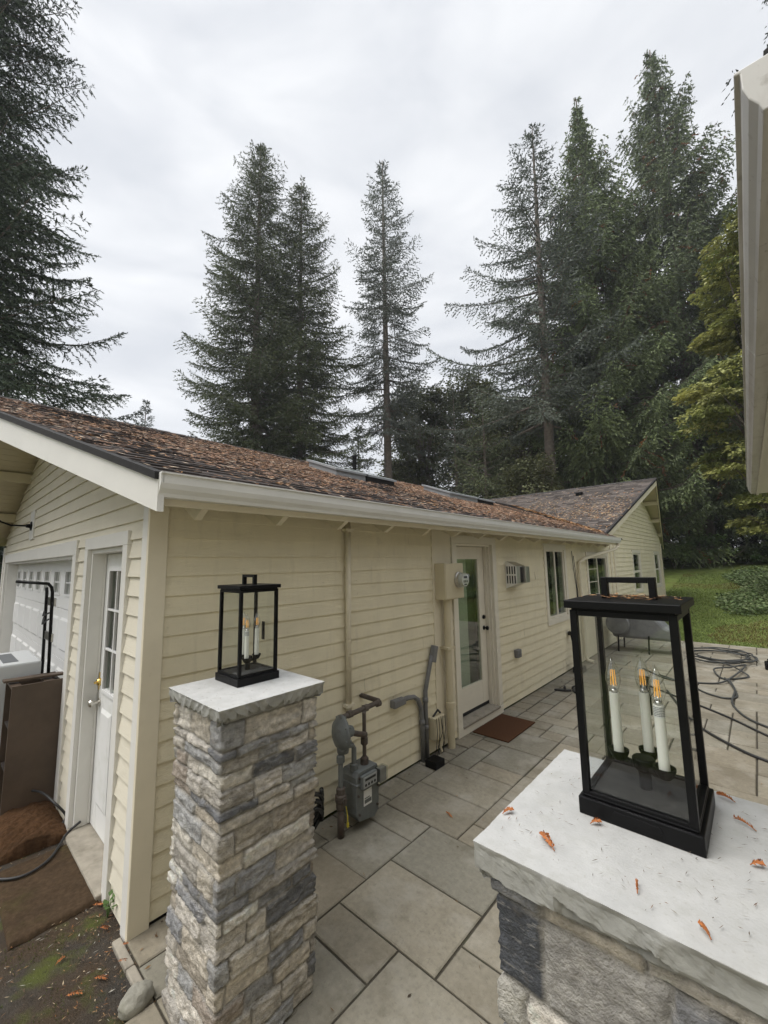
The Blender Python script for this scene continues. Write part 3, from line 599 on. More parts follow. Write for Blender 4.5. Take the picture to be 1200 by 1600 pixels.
# garage door -----------------------------------------------------------
x0, x1, z0, z1 = GA; GY = Y+.14
mb = MB()
for b in (((x1, Y-.034, -.04), (x1+.13, Y, z1-.0005)), ((x0-.13, Y-.034, -.04), (x0, Y, z1-.0005)), ((x0-.13, Y-.034, z1), (x1+.13, Y, z1+.14))): mb.box(*b)
mb.box((x1-.03, Y-.001, -.04), (x1+.002, GY+.05, z1)); mb.box((x0-.002, Y-.001, -.04), (x0+.03, GY+.05, z1)); mb.box((x0+.03, Y-.001, z1-.03), (x1-.03, GY+.05, z1+.002))
gd = mb.build('garage_door', M['white'], house, bevel=.003)
gx0, gx1 = x0+.03, x1-.03; nP = 8; pw = (gx1-gx0)/nP; rows = [(-.03, .53), (.53, 1.08), (1.08, 1.63), (1.63, 2.185)]
mb = MB(); win = MB(); fr = MB()
for r_i, (ra, rb) in enumerate(rows):
    if r_i < 3:
        mb.box((gx0, GY, ra), (gx1, GY+.04, rb-.006))
        for k in range(nP):
            pa, pb = gx0+pw*k+.07, gx0+pw*(k+1)-.07; a, b = ra+.09, rb-.10
            mb.add([(pa, GY-.001, a), (pb, GY-.001, a), (pb, GY-.001, b), (pa, GY-.001, b), (pa+.025, GY+.012-.03, a+.025), (pb-.025, GY-.018, a+.025), (pb-.025, GY-.018, b-.025), (pa+.025, GY-.018, b-.025)], [(0, 1, 5, 4), (1, 2, 6, 5), (2, 3, 7, 6), (3, 0, 4, 7), (4, 5, 6, 7)])
    else:
        ca, cb = ra+.17, rb-.13
        mb.box((gx0, GY, ra), (gx1, GY+.04, ca)); mb.box((gx0, GY, cb), (gx1, GY+.04, rb))
        for k in range(nP+1):
            xa_ = gx0+pw*k-(.16 if k else 0); xb_ = gx0+pw*k+(.16 if k < nP else 0); mb.box((xa_, GY, ca+.0005), (xb_, GY+.04, cb-.0005))
        for k in range(nP):
            pa, pb = gx0+pw*k+.16, gx0+pw*(k+1)-.16
            fr = MB()
            for q in (((pa-.025, GY-.012, ca-.025), (pa, GY, cb+.025)), ((pb, GY-.012, ca-.025), (pb+.025, GY, cb+.025)), ((pa+.0005, GY-.012, cb), (pb-.0005, GY, cb+.025)), ((pa+.0005, GY-.012, ca-.025), (pb-.0005, GY, ca))): fr.box(*q)
            fr.box(((pa+pb)/2-.006, GY, ca), ((pa+pb)/2+.006, GY+.02, cb)); fr.box((pa, GY+.001, (ca+cb)/2-.006), (pb, GY+.019, (ca+cb)/2+.006))
            fr.build('lite_frame', M['door_white'], gd); win = MB(); win.box((pa, GY+.008, ca), (pb, GY+.012, cb)); win.build('pane', M['window'], gd)
mb.build('door_panel', M['door_white'], gd, bevel=.002)
mb = MB(); mb.box((gx0, GY+.5, 1.2), (gx1, GY+.51, 2.4)); mb.box((gx0, GY+.05, 2.3), (gx1, GY+.51, 2.31)); mb.build('room_lining', M['inside'], gd)
# skylights on the roof
M['clad'] = mat('grey_skylight_cladding', (.30, .31, .32), .4, spec=.5)
def skylight(ya, yb, xc=-4.99, wx=.68):
    xa, xb = xc+wx/2, xc-wx/2
    def q(mb, grow, h0, h1):
        a, b, c, d = xa+grow, xb-grow, ya-grow, yb+grow
        mb.hexa([(a, c, zmain(a)+h0), (a, d, zmain(a)+h0), (b, d, zmain(b)+h0), (b, c, zmain(b)+h0), (a, c, zmain(a)+h1), (a, d, zmain(a)+h1), (b, d, zmain(b)+h1), (b, c, zmain(b)+h1)][0:8])
    mb = MB(); q(mb, 0, -.05, .130); s = mb.build('skylight', M['clad'] if ya in (4.08, 7.24) else M['shingle_edge'], house, bevel=.006)
    mb = MB(); q(mb, -.05, .133, .139); mb.build('pane', M['window'], s)
    mb = MB(); q(mb, .03, .100, .1335); mb.build('cladding', M['clad'], s)
    return s
for ya, yb in ((4.08, 4.72), (4.74, 5.45), (7.24, 8.40), (8.42, 9.18)): skylight(ya, yb)
mb = MB(); mb.cyl((-6.3, 6.05, 3.9), (-6.3, 6.05, 4.42), .045, n=12); mb.cyl((-6.3, 6.05, 4.40), (-6.3, 6.05, 4.44), .06, n=12); mb.build('vent_pipe', M['black'], house)
mb = MB(); yq, xq = 15.3, -4.45; mb.box((xq-.09, yq-.09, zw(yq)-.05), (xq+.09, yq+.09, zw(yq)+.07)); mb.box((xq-.13, yq-.12, zw(yq)+.071), (xq+.13, yq+.12, zw(yq)+.10)); mb.build('roof_vent', M['black'], house, bevel=.01)
# ------------------------------------------------------------------ neighbouring house: only its eave reaches into view
NZ, NX = 3.045, .178          # built along y, then turned slightly about the origin
nb = empty('neighbouring_house', (0, 0, 0), 'white gutter and eave of the house overhead at the right edge', 'house'); nb.rotation_euler.z = .0101
gprof = [(0, .125), (0, 0), (-.060, 0), (-.066, .02), (-.080, .045), (-.088, .075), (-.088, .115), (-.098, .118), (-.098, .126), (-.082, .126)]
mb = MB(); mb.prism([(NX+a, NZ+b) for a, b in gprof], 'y', 1.17, 8.35); g = mb.build('gutter', M['taupe'], nb)
for ya, yb in ((1.135, 1.18), (8.34, 8.36)):
    mb = MB(); mb.prism([(NX+a, NZ-.002+b*1.02) for a, b in gprof[:9]], 'y', ya, yb); mb.build('end_cap', M['taupe'], g, bevel=.003)
mb = MB(); mb.box((NX+.001, 1.2, NZ-.03), (NX+.027, 8.35, NZ+.14)); mb.build('fascia', M['pale_soffit'], nb)
mb = MB(); mb.add([(NX+.027, 1.2, NZ-.005), (1.3, 1.2, NZ-.005), (1.3, 8.35, NZ-.005), (NX+.027, 8.35, NZ-.005)], [(0, 1, 2, 3)]); mb.build('soffit', M['pale_soffit'], nb)
mb = MB()
for k in range(1, 10): mb.box((NX+.027+k*.11, 1.2, NZ-.009), (NX+.033+k*.11, 8.35, NZ-.0052))
mb.build('soffit_grooves', M['taupe'], nb)
mb = MB()
for yy in (2.6, 4.4, 6.2, 7.6): mb.prism([(NX+a*1.01, NZ-.002+b*1.02) for a, b in gprof[:9]], 'y', yy, yy+.025); mb.build('gutter_seam', M['taupe'], g); mb = MB()
def nsl(x): return NZ+.145+.42*(x-NX)
X0n = NX-.045
mb = MB(); mb.hexa([(X0n, 1.15, nsl(X0n)), (4.5, 1.15, nsl(4.5)), (4.5, 8.4, nsl(4.5)), (X0n, 8.4, nsl(X0n)), (X0n, 1.15, nsl(X0n)+.025), (4.5, 1.15, nsl(4.5)+.025), (4.5, 8.4, nsl(4.5)+.025), (X0n, 8.4, nsl(X0n)+.025)]); mb.build('roof', M['shingle_edge'], nb)
for ya in (1.16, 8.36):
    mb = MB(); mb.hexa([(X0n+.02, ya, nsl(X0n+.02)-.15), (4.5, ya, nsl(4.5)-.15), (4.5, ya+.03, nsl(4.5)-.15), (X0n+.02, ya+.03, nsl(X0n+.02)-.15), (X0n+.02, ya, nsl(X0n+.02)-.001), (4.5, ya, nsl(4.5)-.001), (4.5, ya+.03, nsl(4.5)-.001), (X0n+.02, ya+.03, nsl(X0n+.02)-.001)]); mb.build('rake_board', M['taupe'], nb)
mb = MB(); mb.box((1.3, 1.5, -.05), (1.35, 8.0, NZ+.5)); mb.box((1.35, 1.5, -.05), (4.4, 1.55, NZ+.4)); mb.box((1.35, 7.95, -.05), (4.4, 8.0, NZ+.4)); mb.build('wall', M['siding_x'], nb)
mb = MB(); mb.box((.95, -9.5, -.05), (5.0, .85, 4.6)); mb.build('added_shade_wall', M['siding_x'], nb)  # unseen block added behind the viewer to cut skylight on the near walls
mb = MB(); mb.hexa([(.60, -9.9, 4.55), (5.2, -9.9, 6.2), (5.2, 1.1, 6.2), (.60, 1.1, 4.55), (.60, -9.9, 4.65), (5.2, -9.9, 6.3), (5.2, 1.1, 6.3), (.60, 1.1, 4.65)]); mb.build('roof', M['shingle_edge'], nb)  # roof over that added block, out of view as well

# ------------------------------------------------------------------ stone pillars with caps
CAPZ, CAPT = 1.46, .071
PAL = [(.40,.37,.325), (.36,.335,.295), (.32,.305,.285), (.24,.21,.185), (.13,.135,.148), (.27,.275,.285), (.50,.48,.445), (.43,.41,.385), (.20,.205,.22), (.33,.30,.26), (.48,.455,.42), (.38,.36,.33)]
def pillar(cx, cy, W, D, H, seed, label, group, forced=(), hs=(.042, .055, .065, .08, .10), ws=(.10, .15, .2, .26, .32), rgh=1.0):
    root = empty('stone_pillar', (cx, cy, 0), label, 'pillar', group)
    rr = random.Random(seed); per = [W, D, W, D]; P_ = 2*(W+D)
    # courses
    zc = 0; courses = []
    while zc < H-.03:
        h = rr.choice(hs);  h = min(h, H-zc)
        if H-zc-h < .035: h = H-zc
        courses.append((zc, zc+h)); zc += h
    cz = np.array([c[0] for c in courses]); nc = len(courses)
    joints = []
    for k in range(nc):
        js = []; p = rr.uniform(0, .2)
        while p < P_-.07:
            js.append(p); p += rr.choice(ws)*(1.15 if courses[k][1]-courses[k][0] < .08 else 1)
        joints.append(js)
    stone_c = {}; stone_h = {}; stone_t = {}
    pitch = .0075
    # perimeter columns: include exact corners
    us = []; 
    for f in range(4):
        n = int(per[f]/pitch); us += [(f, i/n) for i in range(n)]
    zs = np.linspace(0, H, int(H/pitch)+1)
    hw, hd = W/2, D/2
    base = [(-hw, -hd, 1, 0, 0, -1), (hw, -hd, 0, 1, 1, 0), (hw, hd, -1, 0, 0, 1), (-hw, hd, 0, -1, -1, 0)]
    nU, nZ = len(us), len(zs)
    pos = np.zeros((nU, 2)); nrm = np.zeros((nU, 2)); s_ = np.zeros(nU); off = 0
    for j, (f, t) in enumerate(us):
        bx, by, ux, uy, nx, ny = base[f]; L = per[f]; pos[j] = (bx+ux*t*L, by+uy*t*L); nrm[j] = (nx, ny)
        if t == 0:
            pf = base[f-1]; nrm[j] = (nx+pf[4], ny+pf[5])
        s_[j] = sum(per[:f])+t*L
    Hh = np.zeros((nU, nZ)); Cc = np.zeros((nU, nZ, 3))
    # noise coordinates: use 3-D position so corners stay continuous
    PX = np.repeat(pos[:, None, 0], nZ, 1); PY = np.repeat(pos[:, None, 1], nZ, 1); PZ = np.repeat(zs[None], nU, 0)
    wz = (fbm(np.stack([PX*9, PY*9, PZ*3], -1), seed+3, 3)-.5)*.022; wu = (fbm(np.stack([PX*5, PY*5, PZ*14], -1), seed+4, 3)-.5)*.026
    Zw = np.clip(PZ+wz, 0, H-1e-4); Sw = np.mod(np.repeat(s_[:, None], nZ, 1)+wu, P_)
    ci = np.clip(np.searchsorted(cz, Zw, 'right')-1, 0, nc-1)
    edge = np.ones((nU, nZ)); sid = np.zeros((nU, nZ), int)
    for k in range(nc):
        m = ci == k; js = np.array(joints[k]); S = Sw[m]; q = np.searchsorted(js, S, 'right')-1; qn = len(js)
        lo = np.where(q >= 0, js[np.clip(q, 0, qn-1)], js[-1]-P_); hi = np.where(q+1 < qn, js[np.clip(q+1, 0, qn-1)], js[0]+P_)
        d = np.minimum(np.minimum(S-lo, hi-S), np.minimum(Zw[m]-courses[k][0], courses[k][1]-Zw[m]))
        edge[m] = d; sid[m] = k*100+np.where(q >= 0, q, qn-1)
    for s in np.unique(sid):
        c = PAL[rr.randrange(len(PAL))]; t = rr.uniform(.85, 1.15); stone_c[s] = (c[0]*t*1.32, c[1]*t*1.29, c[2]*t*1.23); stone_h[s] = rr.uniform(.010, .030); stone_t[s] = rr.random()
    for (fc, fz, colr) in forced:
        j = int(np.argmin(np.abs(s_-fc))); i = int(np.argmin(np.abs(zs-fz))); stone_c[sid[j, i]] = colr
    hb = np.vectorize(stone_h.get)(sid); st = np.vectorize(stone_t.get)(sid)
    n1 = fbm(np.stack([PX*16, PY*16, PZ*26], -1)+st[..., None]*7, seed+1, 5, .55)-.5
    n2 = np.abs(fbm(np.stack([PX*7, PY*7, PZ*38], -1)+st[..., None]*13, seed+2, 4)-.5)
    e = np.clip(edge/.007, 0, 1)**.7
    n3 = fbm(np.stack([PX*60, PY*60, PZ*90], -1)+st[..., None]*5, seed+12, 3)-.5
    strat = np.abs(np.mod(PZ*(18+22*st)+2.2*n1+st*5, 1)-.5)-.25
    Hh = -.002+e*(hb*.75+rgh*(.016*n1-.015*n2+.011*n3+.008*strat*(st > .45))+.004)
    Hh[:, 0] = np.minimum(Hh[:, 0], .01); Hh[:, -1] = -.004
    cs = np.array([stone_c[s] for s in sid.ravel()]).reshape(nU, nZ, 3); mort = np.array((.37, .35, .315)); 
    tint = 1+.95*(fbm(np.stack([PX*22, PY*22, PZ*60], -1)+st[..., None]*3, seed+6, 4)-.5)
    mm = np.clip((edge-.002)/.005, 0, 1)[..., None]; Cc = mort*(1-mm)+cs*tint[..., None]*mm
    V = np.stack([PX+nrm[:, None, 0]*Hh, PY+nrm[:, None, 1]*Hh, PZ], -1).reshape(-1, 3)
    ii = np.arange(nU*nZ).reshape(nU, nZ); nx2 = np.roll(ii, -1, 0)
    F = np.stack([ii[:, :-1], nx2[:, :-1], nx2[:, 1:], ii[:, 1:]], -1).reshape(-1, 4)
    npmesh('stone_shaft', V, 4, np.clip(Cc.reshape(-1, 3), .01, .7), M['stone'], root, F=F, smooth=False, org=(0, 0, 0)).parent = root
    # cap: rock faced limestone slab
    cw, cd, ch = W/2+.048, D/2+.05, CAPT
    per = [2*cw, 2*cd, 2*cw, 2*cd]; base = [(-cw, -cd, 1, 0, 0, -1), (cw, -cd, 0, 1, 1, 0), (cw, cd, -1, 0, 0, 1), (-cw, cd, 0, -1, -1, 0)]
    us = []
    for f in range(4):
        n = int(per[f]/.006); us += [(f, i/n) for i in range(n)]
    nU = len(us); pos = np.zeros((nU, 2)); nrm = np.zeros((nU, 2))
    for j, (f, t) in enumerate(us):
        bx, by, ux, uy, nx, ny = base[f]; pos[j] = (bx+ux*t*per[f], by+uy*t*per[f]); nrm[j] = (nx, ny)
        if t == 0: nrm[j] = (nx+base[f-1][4], ny+base[f-1][5])
    prof_t = np.concatenate([[0], np.linspace(.02, 1, 13)])      # 0 top edge .. 1 bottom
    PXc = np.repeat(pos[:, None, 0], len(prof_t), 1); PYc = np.repeat(pos[:, None, 1], len(prof_t), 1); T_ = np.repeat(prof_t[None], nU, 0); Zc = -T_*ch
    q3 = np.stack([PXc, PYc, Zc], -1)
    # chiselled edge: a row of shallow concave facets with an undercut below their arched lower rims
    tot = sum(per); arc = [0.0]
    while arc[-1] < tot-.05: arc.append(arc[-1]+(rr.uniform(.042, .085) if seed < 20 else rr.uniform(.07, .21)))
    arc[-1] = tot; arc = np.array(arc); Sp = np.array([sum(per[:f])+t*per[f] for f, t in us])
    Sj = Sp[:, None]+.018*(fbm(q3*14, seed+14, 3)-.5)+(T_-.4)*.06*np.sin(Sp[:, None]*9+seed)+.03*(fbm(q3*9, seed+18, 2)-.5)
    q = np.clip(np.searchsorted(arc, Sj, 'right')-1, 0, len(arc)-2); mid = (arc[q]+arc[q+1])/2; hw_ = (arc[q+1]-arc[q])/2; xx = np.clip((Sj-mid)/hw_, -1, 1)
    rnd = np.array([rr.random() for _ in arc]); amp = .005+.009*rnd[q]; zb = (.38+.15*rnd[(q*7+3) % len(rnd)]+.40*(1-xx**2) if seed < 20 else .48+.30*rnd[(q*7+3) % len(rnd)]+.24*(1-xx**2))+.10*(fbm(q3*40, seed+17, 2)-.5)
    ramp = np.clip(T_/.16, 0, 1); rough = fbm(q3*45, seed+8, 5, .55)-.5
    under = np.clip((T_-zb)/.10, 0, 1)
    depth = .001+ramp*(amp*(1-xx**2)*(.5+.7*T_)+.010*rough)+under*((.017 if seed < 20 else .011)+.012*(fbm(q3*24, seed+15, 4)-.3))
    depth[:, 6:] = np.maximum.accumulate(depth[:, 5:], 1)[:, 1:]; depth[:, -1] += .003
    depth[:, 0] = .0015+.004*(fbm(np.stack([PXc[:, 0]*40, PYc[:, 0]*40, 0*PXc[:, 0]], -1), seed+9)-.5)
    zoff = np.where(T_ > .95, .010*(fbm(np.stack([PXc*14, PYc*14, 0*PXc], -1), seed+10)-.35), 0)
    V = np.stack([PXc-nrm[:, None, 0]*depth, PYc-nrm[:, None, 1]*depth, H+ch+Zc+zoff], -1)
    nT = len(prof_t); ii = np.arange(nU*nT).reshape(nU, nT); nx2 = np.roll(ii, -1, 0)
    F = [tuple(r) for r in np.stack([ii[:, :-1], ii[:, 1:], nx2[:, 1:], nx2[:, :-1]], -1).reshape(-1, 4)]
    F.append(tuple(int(v) for v in ii[::-1, 0][::-1])); cen = nU*nT; F += [(cen, int(ii[(j+1) % nU, -1]), int(ii[j, -1])) for j in range(nU)]
    mb = MB(); mb.add(np.vstack([V.reshape(-1, 3), [[0, 0, H+.004]]]), F); cc = np.array((.50, .50, .485))[None, None]*(1-.22*ramp[..., None]-.16*under[..., None])*(1+.5*(fbm(q3*28, seed+16, 4)-.5))[..., None]*np.array((1, 1, .965))**ramp[..., None]; cc = cc*.88; cc[:, 0] = (.44, .44, .428); mb.c = [tuple(c) for c in cc.reshape(-1, 3)]+[(.4, .4, .39)]; o = mb.build('cap', M['cap'], None); o.parent = root  # cap colour: broken faces greyer stone, edge and undercut shade painted in darker
    return root
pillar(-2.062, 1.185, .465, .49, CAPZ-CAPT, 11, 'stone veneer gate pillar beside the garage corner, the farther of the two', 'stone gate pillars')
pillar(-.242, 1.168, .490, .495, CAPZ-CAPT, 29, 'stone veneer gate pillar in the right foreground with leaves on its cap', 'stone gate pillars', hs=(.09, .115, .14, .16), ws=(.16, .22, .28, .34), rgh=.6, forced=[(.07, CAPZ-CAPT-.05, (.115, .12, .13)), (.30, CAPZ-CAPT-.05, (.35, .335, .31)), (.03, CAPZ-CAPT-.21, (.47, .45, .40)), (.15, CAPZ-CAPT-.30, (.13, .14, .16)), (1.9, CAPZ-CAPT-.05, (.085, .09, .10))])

# ------------------------------------------------------------------ lanterns
def lantern(loc, label):
    root = empty('pillar_lantern', loc, label, 'lantern', 'black glass lanterns on the pillars'); org = (0, 0, 0)
    def B(mb, name, m, parent=root, **k):
        o = mb.build(name, M[m], None, **k); o.parent = parent; return o
    a = .125; p = .108; t = .0085
    mb = MB(); mb.box((-a, -a, 0), (a, a, .040)); mb.box((-a+.008, -a+.008, .040), (a-.008, a-.008, .047))
    base = B(mb, 'base', 'black', bevel=.003)
    mb = MB(); mb.prism([(-.045, .012), (.045, .012), (.052, .02), (.045, .031), (-.045, .031), (-.052, .02)], 'y', -a-.0015, -a+.001); B(mb, 'maker_plate', 'black', base, bevel=.0008)
    mb = MB()
    for sx in (-1, 1):
        for sy in (-1, 1): mb.box((sx*p-t, sy*p-t, .047), (sx*p+t, sy*p+t, .492))
    for s in (-1, 1):
        mb.box((-p+t, s*p-t*.9, .047), (p-t, s*p+t*.9, .054)); mb.box((s*p-t*.9, -p+t, .047), (s*p+t*.9, p-t, .054))
        mb.box((-p+t, s*p-t*.9, .478), (p-t, s*p+t*.9, .492)); mb.box((s*p-t*.9, -p+t, .478), (s*p+t*.9, p-t, .492))
    B(mb, 'frame', 'black', bevel=.0012)
    mb = MB(); mb.box((-a+.012, -a+.012, .488), (a-.012, a-.012, .497)); mb.box((-a-.002, -a-.002, .497), (a+.002, a+.002, .517)); top = B(mb, 'lid', 'black', bevel=.002)
    mb = MB(); mb.box((-.064, -.011, .517), (-.048, .011, .5735)); mb.box((.048, -.011, .517), (.064, .011, .5735)); mb.box((-.0478, -.011, .5585), (.0478, .011, .5733)); B(mb, 'handle', 'black', bevel=.0012)
    for s in (-1, 1):
        mb = MB(); mb.box((-p+t, s*(p-.001)-.0015, .054), (p-t, s*(p-.001)+.0015, .478)); B(mb, 'pane', 'glass')
        mb = MB(); mb.box((s*(p-.001)-.0015, -p+t, .054), (s*(p-.001)+.0015, p-t, .478)); B(mb, 'pane', 'glass')
    # candelabra: central stem, hub, arms
    mb = MB(); mb.cyl((0, 0, .047), (0, 0, .098), .014, n=16); mb.lathe((0, 0, .088), [(.014, 0), (.025, .010), (.026, .030), (.023, .034), (.001, .0345)], 20)
    pos = [(-.056, .004), (.004, .052), (.050, -.036)]
    for x, y in pos: mb.tube([(0, 0, .108), (x*.5, y*.5, .1), (x*.9, y*.9, .104), (x, y, .112)], .0095, 10)
    B(mb, 'stem', 'black_matte', smooth=False)
    mb = MB(); mb.box((-p+t+.001, -p+t+.001, .0472), (p-t-.001, p-t-.001, .0492)); B(mb, 'floor_plate', 'dusty')
    for k, (x, y) in enumerate(pos):
        mb = MB(); mb.cyl((x, y, .116), (x, y, .268), .0118, n=20); c = B(mb, 'candle', 'candle', smooth=False, bevel=.001)
        mb = MB(); mb.lathe((x, y, .106), [(.001, -.006), (.012, -.006), (.018, .002), (.0235, .014), (.024, .020), (.0205, .019), (.014, .012), (.001, .012)], 18); B(mb, 'drip_cup', 'black_matte', c, smooth=False)
        mb = MB(); mb.lathe((x, y, .268), [(.009, 0), (.0095, .004), (.0140, .016), (.0182, .032), (.0178, .046), (.0130, .064), (.0062, .080), (.001, .092)], 20); B(mb, 'bulb', 'bulb', c, smooth=True)
        mb = MB(); mb.cyl((x, y, .266), (x, y, .277), .0078, n=12); mb.cyl((x, y, .277), (x, y, .286), .003, .0025, n=8); B(mb, 'socket', 'steel', c, smooth=True)
        mb = MB()
        for q in range(4):
            an = q*math.pi/2+.4; mb.cyl((x+.0062*math.cos(an), y+.0062*math.sin(an), .286), (x+.0046*math.cos(an), y+.0046*math.sin(an), .326), .0011, n=6)
        B(mb, 'filament', 'amber', c)
        if k == 2:
            mb = MB(); mb.tube([(x, y, .240), (x, y, .266)], .0121, 20, False); lab = B(mb, 'sticker', 'paper', c, smooth=True)
            rr = random.Random(2); mb = MB()
            for r in range(6):
                an = -2.6
                while an < .3:
                    w_ = rr.uniform(.10, .3); z = .2435+r*.0038; n = 3
                    for i in range(n):
                        a0, a1 = an+w_*i/n, an+w_*(i+1)/n; rad = .01225
                        mb.add([(x+rad*math.cos(a0), y+rad*math.sin(a0), z), (x+rad*math.cos(a1), y+rad*math.sin(a1), z), (x+rad*math.cos(a1), y+rad*math.sin(a1), z+.0016), (x+rad*math.cos(a0), y+rad*math.sin(a0), z+.0016)], [(0, 1, 2, 3)])
                    an += w_+.07
            B(mb, 'fine_print', 'ink', c)
    # latch bracket at the back
    mb = MB(); mb.box((-.012, p-.016, .20), (.012, p-.0105, .30)); B(mb, 'bracket', 'black')
    return root
lantern((-2.165, 1.240, CAPZ), 'black square glass lantern on the pillar beside the garage corner')
lantern((-.262, 1.258, CAPZ), 'black square glass lantern on the near pillar, dry leaves on its lid')

# ------------------------------------------------------------------ things on the patio wall
gm = empty('gas_meter', (-2.58, 2.45, 0), 'grey gas meter with round regulator and rusty pipes on the patio wall', 'gas meter')
mb = MB()
y0, y1, zb, zt = 2.40, 2.655, .075, .44
pr = [(y0+.03, zb), (y1-.05, zb-.03), (y1-.01, zb+.01), (y1, zb+.08), (y1, zt-.04), (y1-.02, zt), (y0+.02, zt), (y0, zt-.04), (y0, zb+.05)]
mb.prism(pr, 'x', -2.68, -2.505); mb.box((-2.695, y0-.008, zt-.10), (-2.495, y1+.008, zt-.085)); body = mb.build('meter_body', M['gasgrey'], gm, bevel=.018)
mb = MB()
for yy, zz in ((2.425, .40), (2.63, .40), (2.425, .13), (2.63, .13), (2.415, .27), (2.64, .27)): mb.cyl((-2.506, yy, zz), (-2.492, yy, zz), .009, n=6)
mb.build('cover_bolts', M['rustpipe'], body)
mb = MB(); mb.box((-2.50, 2.43, .315), (-2.47, 2.60, .415)); mb.build('index_box', M['gasgrey'], gm, bevel=.008)
mb = MB(); mb.box((-2.469, 2.44, .325), (-2.464, 2.59, .405)); ix = mb.build('index_window', mat('dusty_index_face', (.30, .31, .30), .5), gm)
mb = MB(); 
for k in range(4): mb.lathe((-2.464, 2.463+.034*k, .345), [(.011, 0), (.011, .0015), (.001, .0016)], 14, (1, 0, 0))
mb.box((-2.4639, 2.455, .375), (-2.4625, 2.575, .392)); mb.build('dials', M['ink'], ix)
mb = MB(); mb.box((-2.505, 2.61, .30), (-2.44, 2.70, .42)); mb.build('radio_module', M['plastic_clear'], gm, bevel=.006); mb = MB(); mb.box((-2.50, 2.617, .308), (-2.452, 2.692, .41)); mb.build('radio_board', M['conduit'], gm)
mb = MB(); mb.box((-2.504, 2.475, .17), (-2.5005, 2.565, .285)); pl = mb.build('label', M['paper'], gm)
mb = MB(); mb.box((-2.5003, 2.482, .188), (-2.4985, 2.558, .215)); mb.box((-2.5003, 2.482, .222), (-2.4985, 2.54, .229)); mb.build('print', M['gasgrey'], pl)
mb = MB(); mb.cyl((-2.58, 2.30, -.02), (-2.58, 2.30, .215), .027, n=14); mb.build('riser_pipe', M['rustpipe'], gm, smooth=True)
mb = MB(); mb.lathe((-2.58, 2.30, .20), [(.03, 0), (.038, .01), (.038, .05), (.045, .06), (.045, .10), (.036, .11), (.036, .15), (.028, .16)], 10); mb.cyl((-2.62, 2.30, .27), (-2.53, 2.30, .27), .022, n=10); mb.box((-2.535, 2.292, .25), (-2.52, 2.308, .29)); mb.build('shutoff_valve', M['rustpipe'], gm)
mb = MB(); mb.cyl((-2.58, 2.30, .36), (-2.58, 2.30, .60), .02, n=12); mb.lathe((-2.58, 2.30, .53), [(.02, 0), (.032, .01), (.032, .055), (.02, .065)], 8); mb.build('riser_pipe', M['gasgrey'], gm, smooth=False)
# regulator: lying disc facing sideways with bonnet
mb = MB(); mb.lathe((-2.60, 2.335, .74), [(.001, -.075), (.05, -.07), (.10, -.048), (.122, -.02), (.136, -.008), (.136, .008), (.122, .018), (.085, .034), (.05, .05), (.04, .09), (.026, .10), (.001, .102)], 28, (.30, .95, 0)); 
axr = Vector((.30, .95, 0)).normalized(); ur = Vector((0, 0, 1)); vr = axr.cross(ur)
for k in range(8):
    q = k*math.pi/4+.2; c0 = Vector((-2.60, 2.335, .74))+(ur*math.cos(q)+vr*math.sin(q))*.125; mb.cyl(c0-axr*.022, c0+axr*.024, .009, n=6)
mb.cyl((-2.585, 2.33, .60), (-2.585, 2.33, .66), .045, .05, n=14); mb.build('regulator', M['gasgrey'], gm, smooth=True)
mb = MB(); mb.tube([(-2.58, 2.36, .64), (-2.575, 2.42, .63), (-2.575, 2.44, .60), (-2.575, 2.44, .44)], .02, 10); mb.lathe((-2.575, 2.44, .43), [(.033, 0), (.033, .05), (.022, .055)], 8); mb.build('inlet_pipe', M['gasgrey'], gm, smooth=False)
mb = MB(); mb.tube([(-2.58, 2.39, .735), (-2.56, 2.48, .70), (-2.55, 2.555, .675)], .022, 10); mb.build('outlet_pipe', M['rustpipe'], gm, smooth=True)
mb = MB(); mb.tube([(-2.575, 2.56, .44), (-2.575, 2.56, .62), (-2.575, 2.56, .84), (-2.60, 2.60, .86)], .016, 10); mb.lathe((-2.575, 2.56, .44), [(.034, 0), (.034, .045), (.022, .06)], 8); mb.lathe((-2.575, 2.56, .585), [(.02, 0), (.03, .01), (.03, .06), (.02, .07)], 8); mb.build('outlet_pipe', M['rustpipe'], gm, smooth=False)
mb = MB(); mb.tube([(-2.62, 2.33, .85), (-2.60, 2.40, .858), (-2.60, 2.75, .868), (-2.62, 2.79, .87), (-2.86, 2.80, .872)], .021, 10); 
for yy in (2.42, 2.60, 2.76): mb.lathe((-2.60, yy-.025, .862), [(.021, 0), (.03, .005), (.03, .045), (.021, .05)], 8, (0, 1, 0))
mb.build('house_line', M['rustpipe'], gm, smooth=False)
mb = MB(); mb.tube([(-2.548, 2.325, .22), (-2.54, 2.335, .15), (-2.545, 2.34, .06)], .004, 6); mb.box((-2.548, 2.33, .07), (-2.535, 2.345, .10)); mb.build('yellow_tag', M['yellow'], gm)

mb = MB(); mb.tube([(-2.815, 2.61, .79), (-2.815, 2.61, 2.50)], .026, 14); vp = mb.build('vent_pipe', M['cream_trim'], house, smooth=True)
mb = MB()
for zz in (.84, 2.40): mb.box((-2.845, 2.565, zz-.012), (-2.785, 2.655, zz+.012))
mb.build('pipe_strap', M['cream_trim'], vp)

